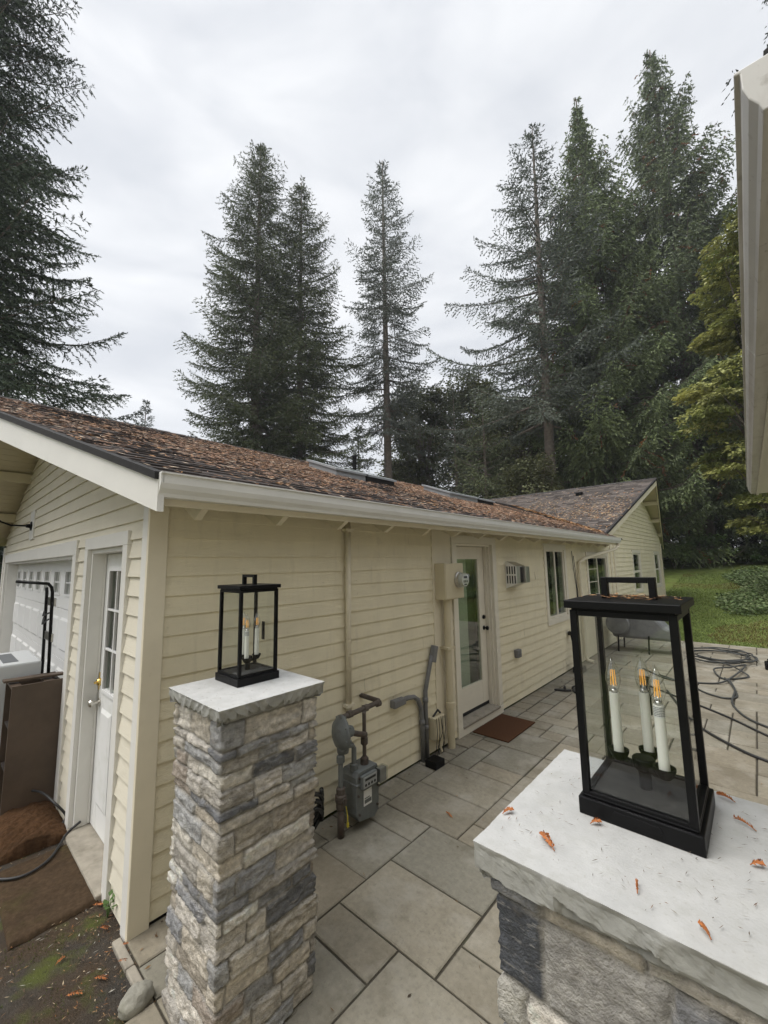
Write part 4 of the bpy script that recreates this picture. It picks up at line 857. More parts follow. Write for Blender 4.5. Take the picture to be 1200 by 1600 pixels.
em = empty('electric_meter', (-2.75, 4.27, 1.85), 'cream electric meter box with round glass meter beside the patio door', 'electric meter')
mb = MB(); mb.box((HX+.022, 4.02, 1.655), (HX+.165, 4.425, 2.075)); mb.box((HX+.165, 4.03, 1.665), (HX+.172, 4.415, 2.065)); mb.build('meter_box', M['beige_metal'], em, bevel=.006)
mb = MB(); mb.lathe((HX+.17, 4.30, 1.875), [(.095, 0), (.095, .02), (.088, .025), (.088, .05)], 28, (1, 0, 0)); mb.build('meter_ring', M['steel'], em, smooth=False)
mb = MB(); mb.lathe((HX+.215, 4.30, 1.875), [(.082, 0), (.080, .07), (.072, .085), (.001, .09)], 28, (1, 0, 0)); mb.build('meter_glass', M['plastic_clear'], em, smooth=False)
mb = MB(); mb.lathe((HX+.215, 4.30, 1.875), [(.076, 0), (.076, .055), (.001, .056)], 28, (1, 0, 0)); fc = mb.build('meter_face', M['paper'], em)
mb = MB(); mb.box((HX+.271, 4.26, 1.895), (HX+.2725, 4.34, 1.92))
for k in range(3): mb.box((HX+.271, 4.255+.034*k, 1.845), (HX+.2725, 4.275+.034*k, 1.872))
mb.box((HX+.271, 4.27, 1.815), (HX+.2725, 4.33, 1.83)); mb.build('print', M['ink'], fc)
mb = MB(); mb.cyl((HX+.085, 4.16, -.02), (HX+.085, 4.16, 1.66), .042, n=18); mb.lathe((HX+.085, 4.16, .42), [(.042, 0), (.05, .004), (.05, .07), (.042, .075)], 18); mb.box((HX+.02, 4.085, 1.08), (HX+.132, 4.235, 1.11)); mb.build('service_conduit', M['beige_metal'], em, smooth=False)
mb = MB(); mb.tube([(HX+.04, 4.05, 1.12), (HX+.05, 4.08, .9), (HX+.08, 4.22, .62), (HX+.06, 4.24, .47)], .004, 6); mb.build('thin_wire', M['beige_metal'], em)

gc = empty('grey_conduits', (HX+.04, 3.7, 0), 'two grey plastic conduits bending up the wall beside the small box', 'conduit')
mb = MB(); pts = [(HX+.045, 3.745, -.03), (HX+.045, 3.74, .55), (HX+.045, 3.745, .70), (HX+.05, 3.83, .95), (HX+.05, 3.87, 1.05)]; mb.tube(pts, .024, 12); mb.lathe((HX+.045, 3.74, .58), [(.024, 0), (.031, .003), (.031, .05), (.024, .053)], 14); mb.lathe((HX+.045, 3.74, .30), [(.024, 0), (.031, .003), (.031, .05), (.024, .053)], 14); mb.build('conduit_pipe', M['conduit'], gc, smooth=True)
mb = MB(); mb.hexa([(HX+.025, 3.84, .99), (HX+.085, 3.84, .99), (HX+.085, 3.91, .97), (HX+.025, 3.91, .97), (HX+.025, 3.90, 1.16), (HX+.085, 3.90, 1.16), (HX+.085, 3.965, 1.14), (HX+.025, 3.965, 1.14)]); mb.build('access_fitting', M['conduit'], gc, bevel=.008)
mb = MB(); pts = [(HX+.045, 3.675, -.03), (HX+.045, 3.67, .42), (HX+.045, 3.655, .55), (HX+.045, 3.61, .64), (HX+.045, 3.54, .685), (HX+.045, 3.45, .70), (HX+.045, 3.36, .70)]; mb.tube(pts, .024, 12); mb.lathe((HX+.045, 3.67, .37), [(.024, 0), (.031, .003), (.031, .05), (.024, .053)], 14); mb.build('conduit_pipe', M['conduit'], gc, smooth=True)
mb = MB(); mb.hexa([(HX+.015, 3.19, .655), (HX+.085, 3.19, .655), (HX+.085, 3.37, .665), (HX+.015, 3.37, .665), (HX+.015, 3.19, .735), (HX+.085, 3.19, .735), (HX+.085, 3.37, .73), (HX+.015, 3.37, .73)]); mb.build('access_fitting', M['conduit'], gc, bevel=.012)

cb = empty('cable_box', (HX+.05, 3.92, .25), 'small cream cable box with dangling wires at the foot of the wall', 'cable box')
mb = MB(); mb.box((HX+.02, 3.82, .17), (HX+.10, 4.02, .40)); mb.box((HX+.101, 3.825, .175), (HX+.112, 4.015, .395)); mb.build('box_body', M['beige_metal'], cb, bevel=.005)
mb = MB(); rr = random.Random(3)
for k in range(5):
    yy = 3.84+.04*k; mb.tube([(HX+.115, yy, .40), (HX+.13, yy+rr.uniform(-.03, .03), .25), (HX+.10, yy+rr.uniform(-.05, .05), .10), (HX+.08, yy, -.01)], .004, 6)
mb.tube([(HX+.05, 3.86, .40), (HX+.07, 3.93, .46), (HX+.05, 4.0, .41)], .012, 6); mb.build('wires', M['rubber'], cb)
mb = MB(); mb.tube([(HX+.05, 3.93, .17), (HX+.09, 3.96, .02)], .012, 8); mb.build('stub_pipe', M['beige_metal'], cb)
mb = MB(); mb.box((HX+.12, 3.60, .0), (HX+.26, 3.76, .07)); fl = mb.build('flood_light', M['black'], None, bevel=.008, org=(HX+.19, 3.68, 0)); tag(fl, 'small black flood lamp lying on the paving under the conduits', 'flood light')

vh = empty('vent_hood', (HX+.1, 6.1, 1.87), 'stainless steel wall vent hood between the patio door and window', 'vent hood')
y0, y1, z0, z1 = 5.90, 6.22, 1.68, 2.085; xo = HX+.185; ch = .075
mb = MB(); mb.prism([(HX+.012, z0), (xo, z0+ch), (xo, z1-ch), (HX+.012, z1)], 'y', y0, y1); mb.build('hood_body', M['steel'], vh, bevel=.004)
mb = MB(); mb.prism([(HX+.012, z0-.004), (xo+.003, z0+ch), (HX+.012, z0+ch)], 'y', y0-.010, y0-.0005); mb.prism([(HX+.012, z1+.004), (HX+.012, z1-ch), (xo+.003, z1-ch)], 'y', y0-.010, y0-.0005)
for k in range(5):
    u = HX+.012+k*(xo-HX-.012-.014)/4; mb.box((u, y0-.010, z0+ch+.0005), (u+.016, y0-.0006, z1-ch-.0005))
mb.box((HX+.0125, y0-.0105, (z0+z1)/2-.012), (xo+.001, y0-.0003, (z0+z1)/2+.012)); mb.build('grille', M['white'], vh)
mb = MB(); mb.box((HX+.015, y0-.003, z0+ch), (xo-.002, y0-.0002, z1-ch)); mb.build('screen', M['ink'], vh)
mb = MB(); mb.box((xo-.001, y0+.13, z0+ch+.01), (xo+.004, y0+.22, z1-ch-.01)); mb.build('slot', M['ink'], vh)
mb = MB(); mb.box((xo-.05, y0+.20, z0+ch+.005), (xo+.055, y0+.235, z1-ch-.005)); mb.box((HX+.02, y1, z0+ch+.02), (xo+.055, y1+.02, z1-ch-.02)); mb.box((xo+.045, y0+.2355, z0+ch+.005), (xo+.055, y1+.02, z1-ch-.005)); mb.build('baffle', M['steel'], vh, bevel=.003)

oc = empty('outdoor_outlet', (HX+.03, 6.1, .70), 'small grey weatherproof outlet box low on the siding', 'outlet')
mb = MB(); mb.box((HX+.012, 6.03, .64), (HX+.075, 6.17, .76)); mb.build('outlet_box', M['conduit'], oc, bevel=.012)
mb = MB(); mb.lathe((HX+.076, 6.10, .70), [(.026, 0), (.024, .014), (.001, .015)], 16, (1, 0, 0)); mb.build('outlet_cover', M['conduit'], oc)

dm = MB(); rr = random.Random(5)
dm.box((-2.80, 4.66, .003), (-2.33, 5.44, .016)); o = dm.build('doormat', M['mat_red'], None, bevel=.004, org=(-2.56, 5.05, 0)); tag(o, 'rust brown doormat on the paving in front of the patio door', 'doormat')

# broom leaning, antenna cords, slippers
br = empty('broom', (-2.70, 8.38, 0), 'black long handled push broom leaning on the wall under the window', 'broom')
mb = MB(); mb.tube([(-2.66, 8.36, .06), (-2.80, 8.40, .72)], .016, 8); mb.build('handle', M['black'], br); mb = MB(); mb.box((-2.83, 8.34, .66), (-2.76, 8.46, .73)); mb.build('grip', M['black_gloss'], br, bevel=.01)
mb = MB(); mb.box((-2.75, 8.22, .0), (-2.58, 8.50, .11)); mb.build('broom_head', M['black'], br, bevel=.02)
for k, (ya, yb, lab) in enumerate(((8.93, 9.10, 'left of two thin black cables hanging on the wall beside the downspout'), (9.02, 9.14, 'right of two thin black cables hanging on the wall beside the downspout'))):
    mb = MB(); mb.tube([(HX+.03, ya, 2.28-.1*k), (HX+.035, ya+.03, 1.9), (HX+.03, yb-.03, 1.5), (HX+.03, yb, .95)], .007, 6); o = mb.build('hanging_cable', M['rubber'], None, org=(HX+.03, ya, 1.5)); tag(o, lab, 'cable', 'cables on the wall')
for k, (x, y, a, lab) in enumerate(((-2.52, 7.02, .5, 'black sandal on the paving, the one nearer the wall'), (-2.36, 7.12, 1.9, 'black sandal on the paving, the one farther from the wall'))):
    sl = empty('sandal', (x, y, .004), lab, 'sandal', 'pair of black sandals'); sl.rotation_euler.z = a
    mb = MB(); pr = [(.13*math.cos(t)*(1), .045*math.sin(t)*(1+.25*math.cos(t))) for t in np.linspace(0, 2*math.pi, 20)[:-1]]; mb.prism(pr, 'z', 0, .025); s1 = mb.build('sole', M['rubber'], None, bevel=.006); s1.parent = sl
    mb = MB(); mb.tube([(.03, -.045, .02), (.035, -.03, .055), (.035, 0, .068), (.035, .03, .055), (.03, .045, .02)], .014, 8); s1 = mb.build('strap', M['rubber'], None); s1.parent = sl

# covered barbecue at the far end of the patio, seen through the near lantern
gr = empty('covered_barbecue', (-2.05, 11.1, 0), 'barbecue under a grey cover standing on the patio edge behind the near lantern', 'barbecue')
mb = MB(); 
prof = [(-.62, .30), (-.66, .62), (-.55, .86), (-.30, .98), (.05, .96), (.25, .80), (.42, .60), (.62, .52), (.66, .30)]
mb.prism([(-2.05+a, b) for a, b in prof], 'y', 10.85, 11.40); mb.build('cover', M['coverall'], gr, bevel=.06)
mb = MB(); mb.lathe((-2.52, 10.80, .62), [(.24, 0), (.25, .03), (.22, .06), (.001, .07)], 24, (0, -1, 0)); mb.build('fire_bowl', M['coverall'], gr, smooth=False)
for x, y in ((-2.55, 10.8), (-1.95, 10.78), (-2.55, 11.35), (-1.6, 11.35)):
    mb = MB(); mb.tube([(x, y, -.002), (x+.02, y+.01, .40)], .017, 8); mb.build('leg', M['black'], gr)

# ------------------------------------------------------------------ hoses on the patio
def hose(pts, r, m, label, n=140, z=None):
    pts = np.array(pts, float)
    # catmull-rom
    P = np.vstack([2*pts[0]-pts[1], pts, 2*pts[-1]-pts[-2]]); out = []
    per = max(4, n//(len(pts)-1))
    for i in range(1, len(P)-2):
        for t in np.linspace(0, 1, per, endpoint=False):
            p0, p1, p2, p3 = P[i-1:i+3]; out.append(.5*((2*p1)+(-p0+p2)*t+(2*p0-5*p1+4*p2-p3)*t*t+(-p0+3*p1-3*p2+p3)*t**3))
    out.append(pts[-1]); mb = MB(); c = np.array(out); zz = r+.002
    mb.tube([(p[0], p[1], max(p[2] if len(p) > 2 else 0, 0)+zz) for p in c], r, 8); o = mb.build('garden_hose', M[m], None, smooth=True, org=(c[0][0], c[0][1], 0)); tag(o, label, 'hose', 'hoses across the patio'); return o
rr = random.Random(12); pts = []
cx, cy = -.72, 11.2
for k in range(64):
    a = k*.42; rad = .52+.12*math.sin(k*.37)+rr.uniform(-.05, .05); pts.append((cx+rad*1.0*math.cos(a)+.02*k/60, cy+rad*1.25*math.sin(a)-.2*math.sin(k*.1), .012+.0011*k+.02*abs(math.sin(k*1.3))))
hose(pts, .014, 'rubber_grey', 'tangled dark hose heaped in a wide coil at the lawn edge', 420)
hose([(-1.10, 10.9, .03), (-.60, 10.35, .05), (-.36, 9.9, .03), (-.32, 9.7, 0), (-.62, 9.35, 0), (-.78, 9.9, .03), (-.55, 10.15, .05), (-.35, 10.6, .03), (-.52, 9.3, .04), (-.74, 8.9, .0), (-1.3, 8.75, 0), (-1.8, 9.3, 0)], .014, 'rubber_grey', 'dark hose looping loosely in front of the tangled coil')
hose([(-1.5, 9.0, 0), (-1.0, 8.55, 0), (-.80, 8.25, 0), (-.55, 8.1, .0), (-.42, 8.32, 0), (-.50, 8.9, .02), (-.6, 9.3, .03)], .013, 'rubber_grey', 'short dark hose bend running from the lantern to the coil')
hose([(-.55, 9.25, .03), (-.45, 8.6, .02), (-.46, 7.9, 0), (-.32, 7.35, 0), (-.09, 7.05, 0), (.3, 6.8, 0), (.9, 6.9, 0)], .014, 'rubber_grey', 'dark hose trailing from the coil toward the lower right, topmost of three')
hose([(-1.6, 8.2, 0), (-1.1, 7.75, 0), (-.81, 7.5, 0), (-.45, 7.15, 0), (-.10, 6.72, 0), (.3, 6.3, 0), (.9, 6.1, 0)], .013, 'rubber', 'black hose crossing the paving, middle of three')
hose([(-1.25, 8.0, 0), (-.95, 7.1, 0), (-.72, 6.55, 0), (-.37, 6.1, 0), (-.11, 5.9, 0), (.3, 5.75, 0), (.9, 5.9, 0)], .015, 'rubber', 'black hose crossing the paving nearest the front pillar')
pk = empty('toolbox', (.0, 10.7, 0), 'small black toolbox on the paving at the right edge', 'toolbox')
mb = MB(); mb.box((-.08, 10.60, .004), (.14, 10.82, .13)); mb.build('case', M['black'], pk, bevel=.015); mb = MB(); mb.tube([(-.04, 10.7, .13), (-.03, 10.7, .18), (.09, 10.7, .18), (.10, 10.7, .13)], .009, 6); mb.build('handle', M['black'], pk)
# glossy black hose behind the far pillar
mb = MB(); pts = []
for k in range(40): a = k*.5; pts.append((-2.66+.05*math.sin(k*.5)+.03, 2.02+.13*math.cos(a), .17+.13*math.sin(a)+.004*k))
mb.tube(pts, .017, 10); o = mb.build('coiled_hose', M['black_gloss'], None, smooth=True, org=(-2.63, 2.05, 0)); tag(o, 'glossy black coiled hose half hidden behind the far pillar', 'hose')

# ------------------------------------------------------------------ in front of the garage
lg = empty('barn_light', (-7.5, .94, 2.69), 'black gooseneck barn light on the gable above the garage door', 'wall lamp')
mb = MB(); mb.box((-7.60, HY-.030, 2.50), (-7.30, HY-.004, 2.90)); mb.build('mounting_block', M['white'], lg, bevel=.004)
mb = MB(); mb.lathe((-7.45, HY-.031, 2.69), [(.062, 0), (.062, .012), (.03, .02), (.024, .06), (.018, .062)], 20, (0, -1, 0)); mb.build('back_plate', M['black'], lg)
mb = MB(); mb.tube([(-7.45, .88, 2.69), (-7.45, .70, 2.69), (-7.45, .60, 2.73), (-7.45, .52, 2.80), (-7.45, .42, 2.90), (-7.45, .28, 2.93), (-7.45, .17, 2.86), (-7.45, .15, 2.76)], .012, 10); mb.build('arm', M['black'], lg, smooth=True)
mb = MB(); mb.lathe((-7.45, .15, 2.58), [(.17, 0), (.172, .008), (.11, .07), (.05, .11), (.04, .18), (.001, .19)], 28); mb.build('shade', M['black'], lg, smooth=False)

kb = empty('wooden_cabinet', (-5.05, .75, 0), 'dark brown open wooden cabinet standing by the garage door', 'cabinet')
mb = MB(); mb.box((-4.87, .565, .0), (-4.85, .925, 1.085)); mb.build('side_panel', M['darkwood'], kb, bevel=.002)
mb = MB(); mb.box((-5.245, .565, .0), (-5.225, .925, 1.085)); mb.build('side_panel', M['darkwood'], kb, bevel=.002)
mb = MB(); mb.box((-5.224, .90, .05), (-4.871, .92, 1.06)); mb.build('back_panel', M['darkwood_in'], kb)
mb = MB(); mb.box((-5.224, .57, 1.05), (-4.871, .64, 1.069)); mb.box((-5.224, .80, 1.05), (-4.871, .87, 1.069)); mb.build('top_rail', M['darkwood'], kb)
for zz in (.35, .70):
    mb = MB(); mb.box((-5.224, .58, zz), (-4.871, .899, zz+.018)); mb.build('shelf', M['darkwood_in'], kb)
mb = MB(); mb.hexa([(-5.15, .53, 1.087), (-5.05, .53, 1.087), (-4.98, .95, 1.087), (-5.08, .95, 1.087), (-5.15, .53, 1.105), (-5.05, .53, 1.105), (-4.98, .95, 1.105), (-5.08, .95, 1.105)]); o = mb.build('loose_board', M['darkwood'], None, org=(-5.06, .74, 1.087)); tag(o, 'short brown board lying across the top of the wooden cabinet', 'board')

wb = empty('white_appliance', (-5.6, .68, 0), 'white boxy appliance with a dark top slot behind the wooden cabinet', 'appliance')
mb = MB(); mb.box((-6.1, .50, .0), (-5.29, .82, 1.205)); mb.build('shell', M['appliance'], wb, bevel=.018)
mb = MB(); mb.box((-5.95, .55, 1.2052), (-5.40, .66, 1.209)); mb.build('top_slot', M['appliance_dk'], wb); mb = MB(); mb.box((-5.95, .497, .8), (-5.4, .499, 1.1)); mb.build('vent', M['appliance_dk'], wb)

ht = empty('hand_truck', (-5.4, .88, 0), 'black tubular hand truck leaning against the white garage door', 'hand truck')
mb = MB(); mb.tube([(-5.26, .90, .02), (-5.15, .835, 1.86), (-5.15, .825, 1.91), (-5.16, .80, 1.945), (-5.17, .76, 1.95), (-5.25, .57, 1.975)], .014, 10); mb.build('handle_tube', M['black'], ht, smooth=True)
mb = MB(); mb.tube([(-5.62, .90, .02), (-5.50, .845, 1.86), (-5.50, .84, 1.90)], .014, 10); mb.build('frame_tube', M['black'], ht, smooth=True)
mb = MB(); 
for zz in (1.76, 1.42, .6): mb.box((-5.60+.065*zz, .855, zz-.04), (-5.16, .875, zz+.04))
mb.build('cross_plate', M['steel'], ht, bevel=.005)
mb = MB(); mb.tube([(-5.45, .83, 1.66), (-5.3, .80, 1.63), (-5.2, .83, 1.66)], .008, 6); mb.tube([(-5.45, .83, 1.60), (-5.3, .80, 1.55), (-5.2, .83, 1.60)], .008, 6); mb.build('strap', M['rubber'], ht)
mb = MB(); mb.box((-5.66, .70, .0), (-5.22, .92, .012)); mb.build('toe_plate', M['black'], ht)

def bumpy_sheet(name, x0, x1, y0, y1, zf, m, thick, nx=60, ny=40):
    u = np.linspace(0, 1, nx); v = np.linspace(0, 1, ny); U, V_ = np.meshgrid(u, v); X = x0+(x1-x0)*U; Y_ = y0+(y1-y0)*V_
    ed = np.minimum(np.minimum(U, 1-U)*(x1-x0), np.minimum(V_, 1-V_)*(y1-y0)); Z = zf(U, V_, X, Y_)*np.clip(ed/.03, 0, 1)**.5+np.where(ed < 1e-6, -.02, 0)
    wob = (fbm(np.stack([X*14, Y_*14, 0*X], -1), 3)-.5)*.03; X = X+wob*np.where(ed < .02, 1, 0)
    c = ((x0+x1)/2, (y0+y1)/2, 0); ii = np.arange(X.size).reshape(X.shape); F = np.stack([ii[:-1, :-1], ii[:-1, 1:], ii[1:, 1:], ii[1:, :-1]], -1).reshape(-1, 4)
    return npmesh(name, np.stack([X, Y_, Z], -1).reshape(-1, 3), 4, None, m, F=F, smooth=True, org=c)
o = bumpy_sheet('doormat', -4.12, -3.30, .47, .90, lambda U, V_, X, Y_: .004+.008*fbm(np.stack([X*30, Y_*30, 0*X], -1), 4), M['mat_flat'], .01, 80, 50); tag(o, 'flat mossy brown mat on the driveway before the entry door', 'doormat')
def heap(U, V_, X, Y_):
    return (.085*np.sin(np.pi*np.clip(V_, .0, 1))**.5*(.7+.35*np.sin(U*2.6+.4)))+.05*np.abs(fbm(np.stack([X*7+Y_*5, Y_*3, 0*X], -1), 6)-.5)*2+.03*(fbm(np.stack([X*11, Y_*11, 0*X], -1), 16)-.5)+.014*(fbm(np.stack([X*70, Y_*70, 0*X], -1), 7)-.5)
o = bumpy_sheet('doormat', -4.92, -4.22, .50, .93, heap, M['coir'], .1, 110, 70); tag(o, 'thick rumpled coir mat bunched up against the wooden cabinet', 'doormat')
def cable(pts, r, m, label):
    o = hose(pts, r, m, label); o.name = 'power_cable'; o['category'] = 'cable'; o['group'] = 'cables by the entry door'; return o
cable([(-4.6, .30, 0), (-4.15, .40, .02), (-3.97, .50, .012), (-3.90, .62, .012), (-3.98, .76, .012), (-4.22, .90, .015), (-4.25, .99, .05)], .009, 'rubber', 'thin black cable curving over the flat mat to the entry door')
cable([(-5.0, .70, .15), (-4.75, .80, .18), (-4.52, .86, .15), (-4.45, .93, .05), (-4.40, .90, .01)], .009, 'rubber', 'thin black cable lying over the rumpled coir mat')
o = MB(); 
def blob(c, s, seed, n=24):
    th = np.linspace(0, np.pi, n); ph = np.linspace(0, 2*np.pi, 2*n, endpoint=False); T1, P1 = np.meshgrid(th, ph, indexing='ij'); D = np.stack([np.sin(T1)*np.cos(P1), np.sin(T1)*np.sin(P1), np.cos(T1)], -1)
    r = .8+.45*(fbm(D*1.6+seed, seed, 4)); V = D*r[..., None]*np.array(s); ii = np.arange(T1.size).reshape(T1.shape); nx2 = np.roll(ii, -1, 1)
    return V.reshape(-1, 3), np.stack([ii[:-1], ii[1:], nx2[1:], nx2[:-1]], -1).reshape(-1, 4)
V, F = blob(0, (.055, .075, .055), 5); o = npmesh('rock', V+np.array((-2.42, .845, .02)), 4, None, M['rock'], F=F, smooth=True, org=(-2.42, .845, 0)); tag(o, 'rounded grey stone lying at the foot of the far pillar', 'rock')
# ------------------------------------------------------------------ foliage
def kites(O, D, Lg, Wd, rng, flat=None):
    """kite quads from origin O along D. flat: preferred normal"""
    n = len(O); D = D/np.linalg.norm(D, axis=1, keepdims=True)
    rnd = rng.normal(size=(n, 3)) if flat is None else flat+rng.normal(size=(n, 3))*.35
    S = np.cross(D, rnd); S /= np.linalg.norm(S, axis=1, keepdims=True)+1e-9
    Lg = Lg[:, None]; Wd = Wd[:, None]
    V = np.stack([O, O+D*Lg*.45+S*Wd, O+D*Lg, O+D*Lg*.45-S*Wd], 1); return V.reshape(-1, 3)
def conifer(name, base, H, z0, prof, seed, label, group, nwh=46, nb=6, pitch=(35, -18), droop=.25, tl=.2, tw=.028, dens=1.0, col=(.030, .048, .022), tipcol=(.055, .075, .028), trunk=.35, lean=(0, 0), hang=0.0, brown=0.0, az_scale=None, fullness=1.0, inner=.22):
    rng = np.random.default_rng(seed); root = empty(name, base, label, 'tree', group); base = np.array(base, float)
    mb = MB(); n = 14; 
    def axis(z): return base+np.array((lean[0]*(z/H), lean[1]*(z/H), z))
    mb.tube([axis(z) for z in np.linspace(-.3, H, n)], [trunk*(1-.97*t)**.85+.012 for t in np.linspace(0, 1, n)], 10)
    Os, Ds, Ls, Cs = [], [], [], []
    zs = z0+(H-z0)*(np.linspace(0, 1, nwh)**.92)
    a0 = 0
    for z in zs:
        t = (z-z0)/(H-z0); Lp = prof(z/H)
        k = max(3, int(round(nb*(1-.5*t)*fullness)))
        for b in range(k):
            a0 += 2.399+rng.normal()*.25; az = a0
            L = Lp*rng.uniform(.55, 1.15)
            if rng.random() < .25: L *= rng.uniform(.35, 1.2)
            if az_scale: L *= az_scale(az, z/H)
            if L < .15: continue
            zz = z+rng.normal()*.18*(H-z0)/nwh*2
            p0 = R(pitch[1]+(pitch[0]-pitch[1])*t**1.3+rng.normal()*8); drp = droop*rng.uniform(.45, 1.4); btone = rng.uniform(.75, 1.25)
            m = max(5, int(L/.22)); s = np.linspace(0, 1, m+1)
            hd = np.array((math.cos(az), math.sin(az), 0)); r = s*L
            zc = r*math.tan(p0)-drp*L*(s**1.2)*.6+drp*L*.85*s**3
            P = axis(zz)+hd*r[:, None]+np.array((0, 0, 1))*zc[:, None]
            side = np.array((-hd[1], hd[0], 0)); P += side*(rng.normal()*.06*L*s**2)[:, None]
            if L > .9:
                st = max(1, m//5); pp = P[::st]; mb.tube(pp, [max(.006, (.012+.012*L)*(1-.9*q)) for q in np.linspace(0, 1, len(pp))], 4, False)
            ax = np.gradient(P, axis=0); ax /= np.linalg.norm(ax, axis=1, keepdims=True)
            # twigs
            for i in range(1, m+1):
                ss = s[i]
                if ss < inner and t < .85: continue
                lt = min(1.1, .32*L*(1-ss)**.5+.30)*rng.uniform(.55, 1.2)*(1 if L > 1 else .5+.5*L)
                tone = rng.uniform(.75, 1.2)*btone
                for sg in (1, -1, 0):
                    if sg == 0:
                        d = ax[i]*.4+np.array((0, 0, -1))*(.5+hang)+rng.normal(size=3)*.3; l2 = lt*(.45+hang*.8)
                        if hang < .05 and rng.random() < .2: continue
                    else:
                        d = ax[i]*.75+side*sg*.85+np.array((0, 0, -.18-hang)); l2 = lt
                    d = d/np.linalg.norm(d); q = max(2, int(l2/.075*dens)); u = (np.arange(q)+rng.random(q))/q
                    o = P[i]+d*(u*l2)[:, None]+np.array((0, 0, -.22-.5*hang))*((u**2)*l2)[:, None]
                    dd = d+rng.normal(size=(q, 3))*.48+np.array((0, 0, -.15-hang*.6)); Os.append(o); Ds.append(dd)
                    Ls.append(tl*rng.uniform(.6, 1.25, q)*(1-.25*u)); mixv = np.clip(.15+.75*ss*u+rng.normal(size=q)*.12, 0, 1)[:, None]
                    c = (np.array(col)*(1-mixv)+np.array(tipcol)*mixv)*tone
                    if brown and rng.random() < brown: c = np.tile(np.array((.16, .075, .03)), (q, 1))*tone
                    Cs.append(c)
    # leader
    O = np.concatenate(Os); D = np.concatenate(Ds); Lg = np.concatenate(Ls); C = np.concatenate(Cs)
    V = kites(O, D, Lg, tw*rng.uniform(.7, 1.3, len(O)), rng)
    mb.build('trunk', M['bark'], root, smooth=True)
    npmesh('crown', V, 4, np.repeat(C, 4, 0), M['needle'], root)
    return root
def pr(a, e, w=.15, lo=0):
    return lambda t: .12+a*max(0, 1-t)**e*min(1, max(0, 1-t)/w)**.4*(1 if t > lo else .55+.45*t/max(lo, .01))
def broadleaf(name, base, H, crown, seed, label, group, cat='tree', ncl=160, lpc=90, ls=.15, col=(.06, .085, .018), col2=(.16, .16, .03), yellow=.15, trunk=.2, disc=(.75, .30), stems=1, z0=.15):
    """crown: list of ellipsoids (dx,dy,z,rx,ry,rz)"""
    rng = np.random.default_rng(seed); root = empty(name, base, label, cat, group); base = np.array(base, float)
    Os, Ds, Ns, Cs, Ls = [], [], [], [], []; mb = MB(); tot = sum(c[3]*c[4]*c[5] for c in crown)**(1/1)
    tops = []
    for (dx, dy, z, rx, ry, rz) in crown:
        n = max(3, int(ncl*(rx*ry*rz)**.67/sum((c[3]*c[4]*c[5])**.67 for c in crown)))
        d = rng.normal(size=(n, 3)); d /= np.linalg.norm(d, axis=1, keepdims=True); d[:, 2] = np.where(d[:, 2] < -.5, -d[:, 2], d[:, 2])
        rr = rng.uniform(.35, 1.0, n)**.5; lump = .75+.5*fbm(d*2.2+seed, seed, 3)
        cpos = base+np.array((dx, dy, z))+d*(rr*lump)[:, None]*np.array((rx, ry, rz))
        for q in range(n):
            m = int(lpc*rng.uniform(.5, 1.4)); a = rng.uniform(0, 2*np.pi, m); r = np.sqrt(rng.random(m)); R1 = disc[0]*rng.uniform(.6, 1.3); out = d[q]*np.array((1, 1, .35))
            p = np.stack([np.cos(a)*r*R1, np.sin(a)*r*R1, rng.normal(size=m)*disc[1]*.5-.25*R1*r**2], 1)+cpos[q]
            p += out*(-.1)
            dr = np.stack([np.cos(a), np.sin(a), -.55+0*a], 1)*.7+out*.5+rng.normal(size=(m, 3))*.45
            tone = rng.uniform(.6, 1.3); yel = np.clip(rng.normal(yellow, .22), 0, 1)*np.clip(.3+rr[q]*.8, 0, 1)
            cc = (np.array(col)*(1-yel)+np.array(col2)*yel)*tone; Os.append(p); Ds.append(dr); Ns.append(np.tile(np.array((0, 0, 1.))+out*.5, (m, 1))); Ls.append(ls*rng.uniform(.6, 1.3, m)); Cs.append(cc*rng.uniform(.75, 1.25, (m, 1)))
            if q % max(1, n//14) == 0: tops.append(cpos[q])
    for sx in range(stems):
        off = rng.normal(size=2)*(.0 if stems == 1 else .25); b0 = base+np.array((off[0], off[1], -.2)); zt = H*.75
        mb.tube([b0, b0+np.array((off[0]*.8, off[1]*.8, zt*.35)), b0+np.array((off[0]*2, off[1]*2, zt*.7)), b0+np.array((off[0]*2.5, off[1]*2.5, zt))], [trunk, trunk*.75, trunk*.45, trunk*.12], 9)
    for tp in tops:
        h = max(.1, (tp[2]-base[2])*rng.uniform(.3, .6)); s = base+np.array((0, 0, h)); mid = (s+tp)/2+np.array((0, 0, .12*(tp[2]-base[2]))); mb.tube([s, mid, tp], [trunk*.3, trunk*.2, .01], 5, False)
    O = np.concatenate(Os); V = kites(O, np.concatenate(Ds), np.concatenate(Ls), np.concatenate(Ls)*.42, rng, np.concatenate(Ns)); C = np.repeat(np.concatenate(Cs), 4, 0)
    mb.build('trunk' if cat == 'tree' else 'stems', M['bark'], root, smooth=True); npmesh('crown' if cat == 'tree' else 'leaves', V, 4, C, M['leaf'], root)
    return root
def gz(x, y): return float(terr(np.array([x]), np.array([y]))[0])
def at(x, y): return (x, y, gz(x, y))

CON = 'tall conifers behind the house'
# 1 big near fir at the left
conifer('fir_tree', at(-16.8, -.6), 27.5, 2.0, pr(5.2, .6), 21, 'huge dark fir filling the left edge of the view behind the garage', CON, nwh=74, nb=11, pitch=(28, -12), droop=.40, tl=.14, tw=.0165, dens=3.8, trunk=.45, col=(.050, .070, .050), tipcol=(.082, .108, .066))
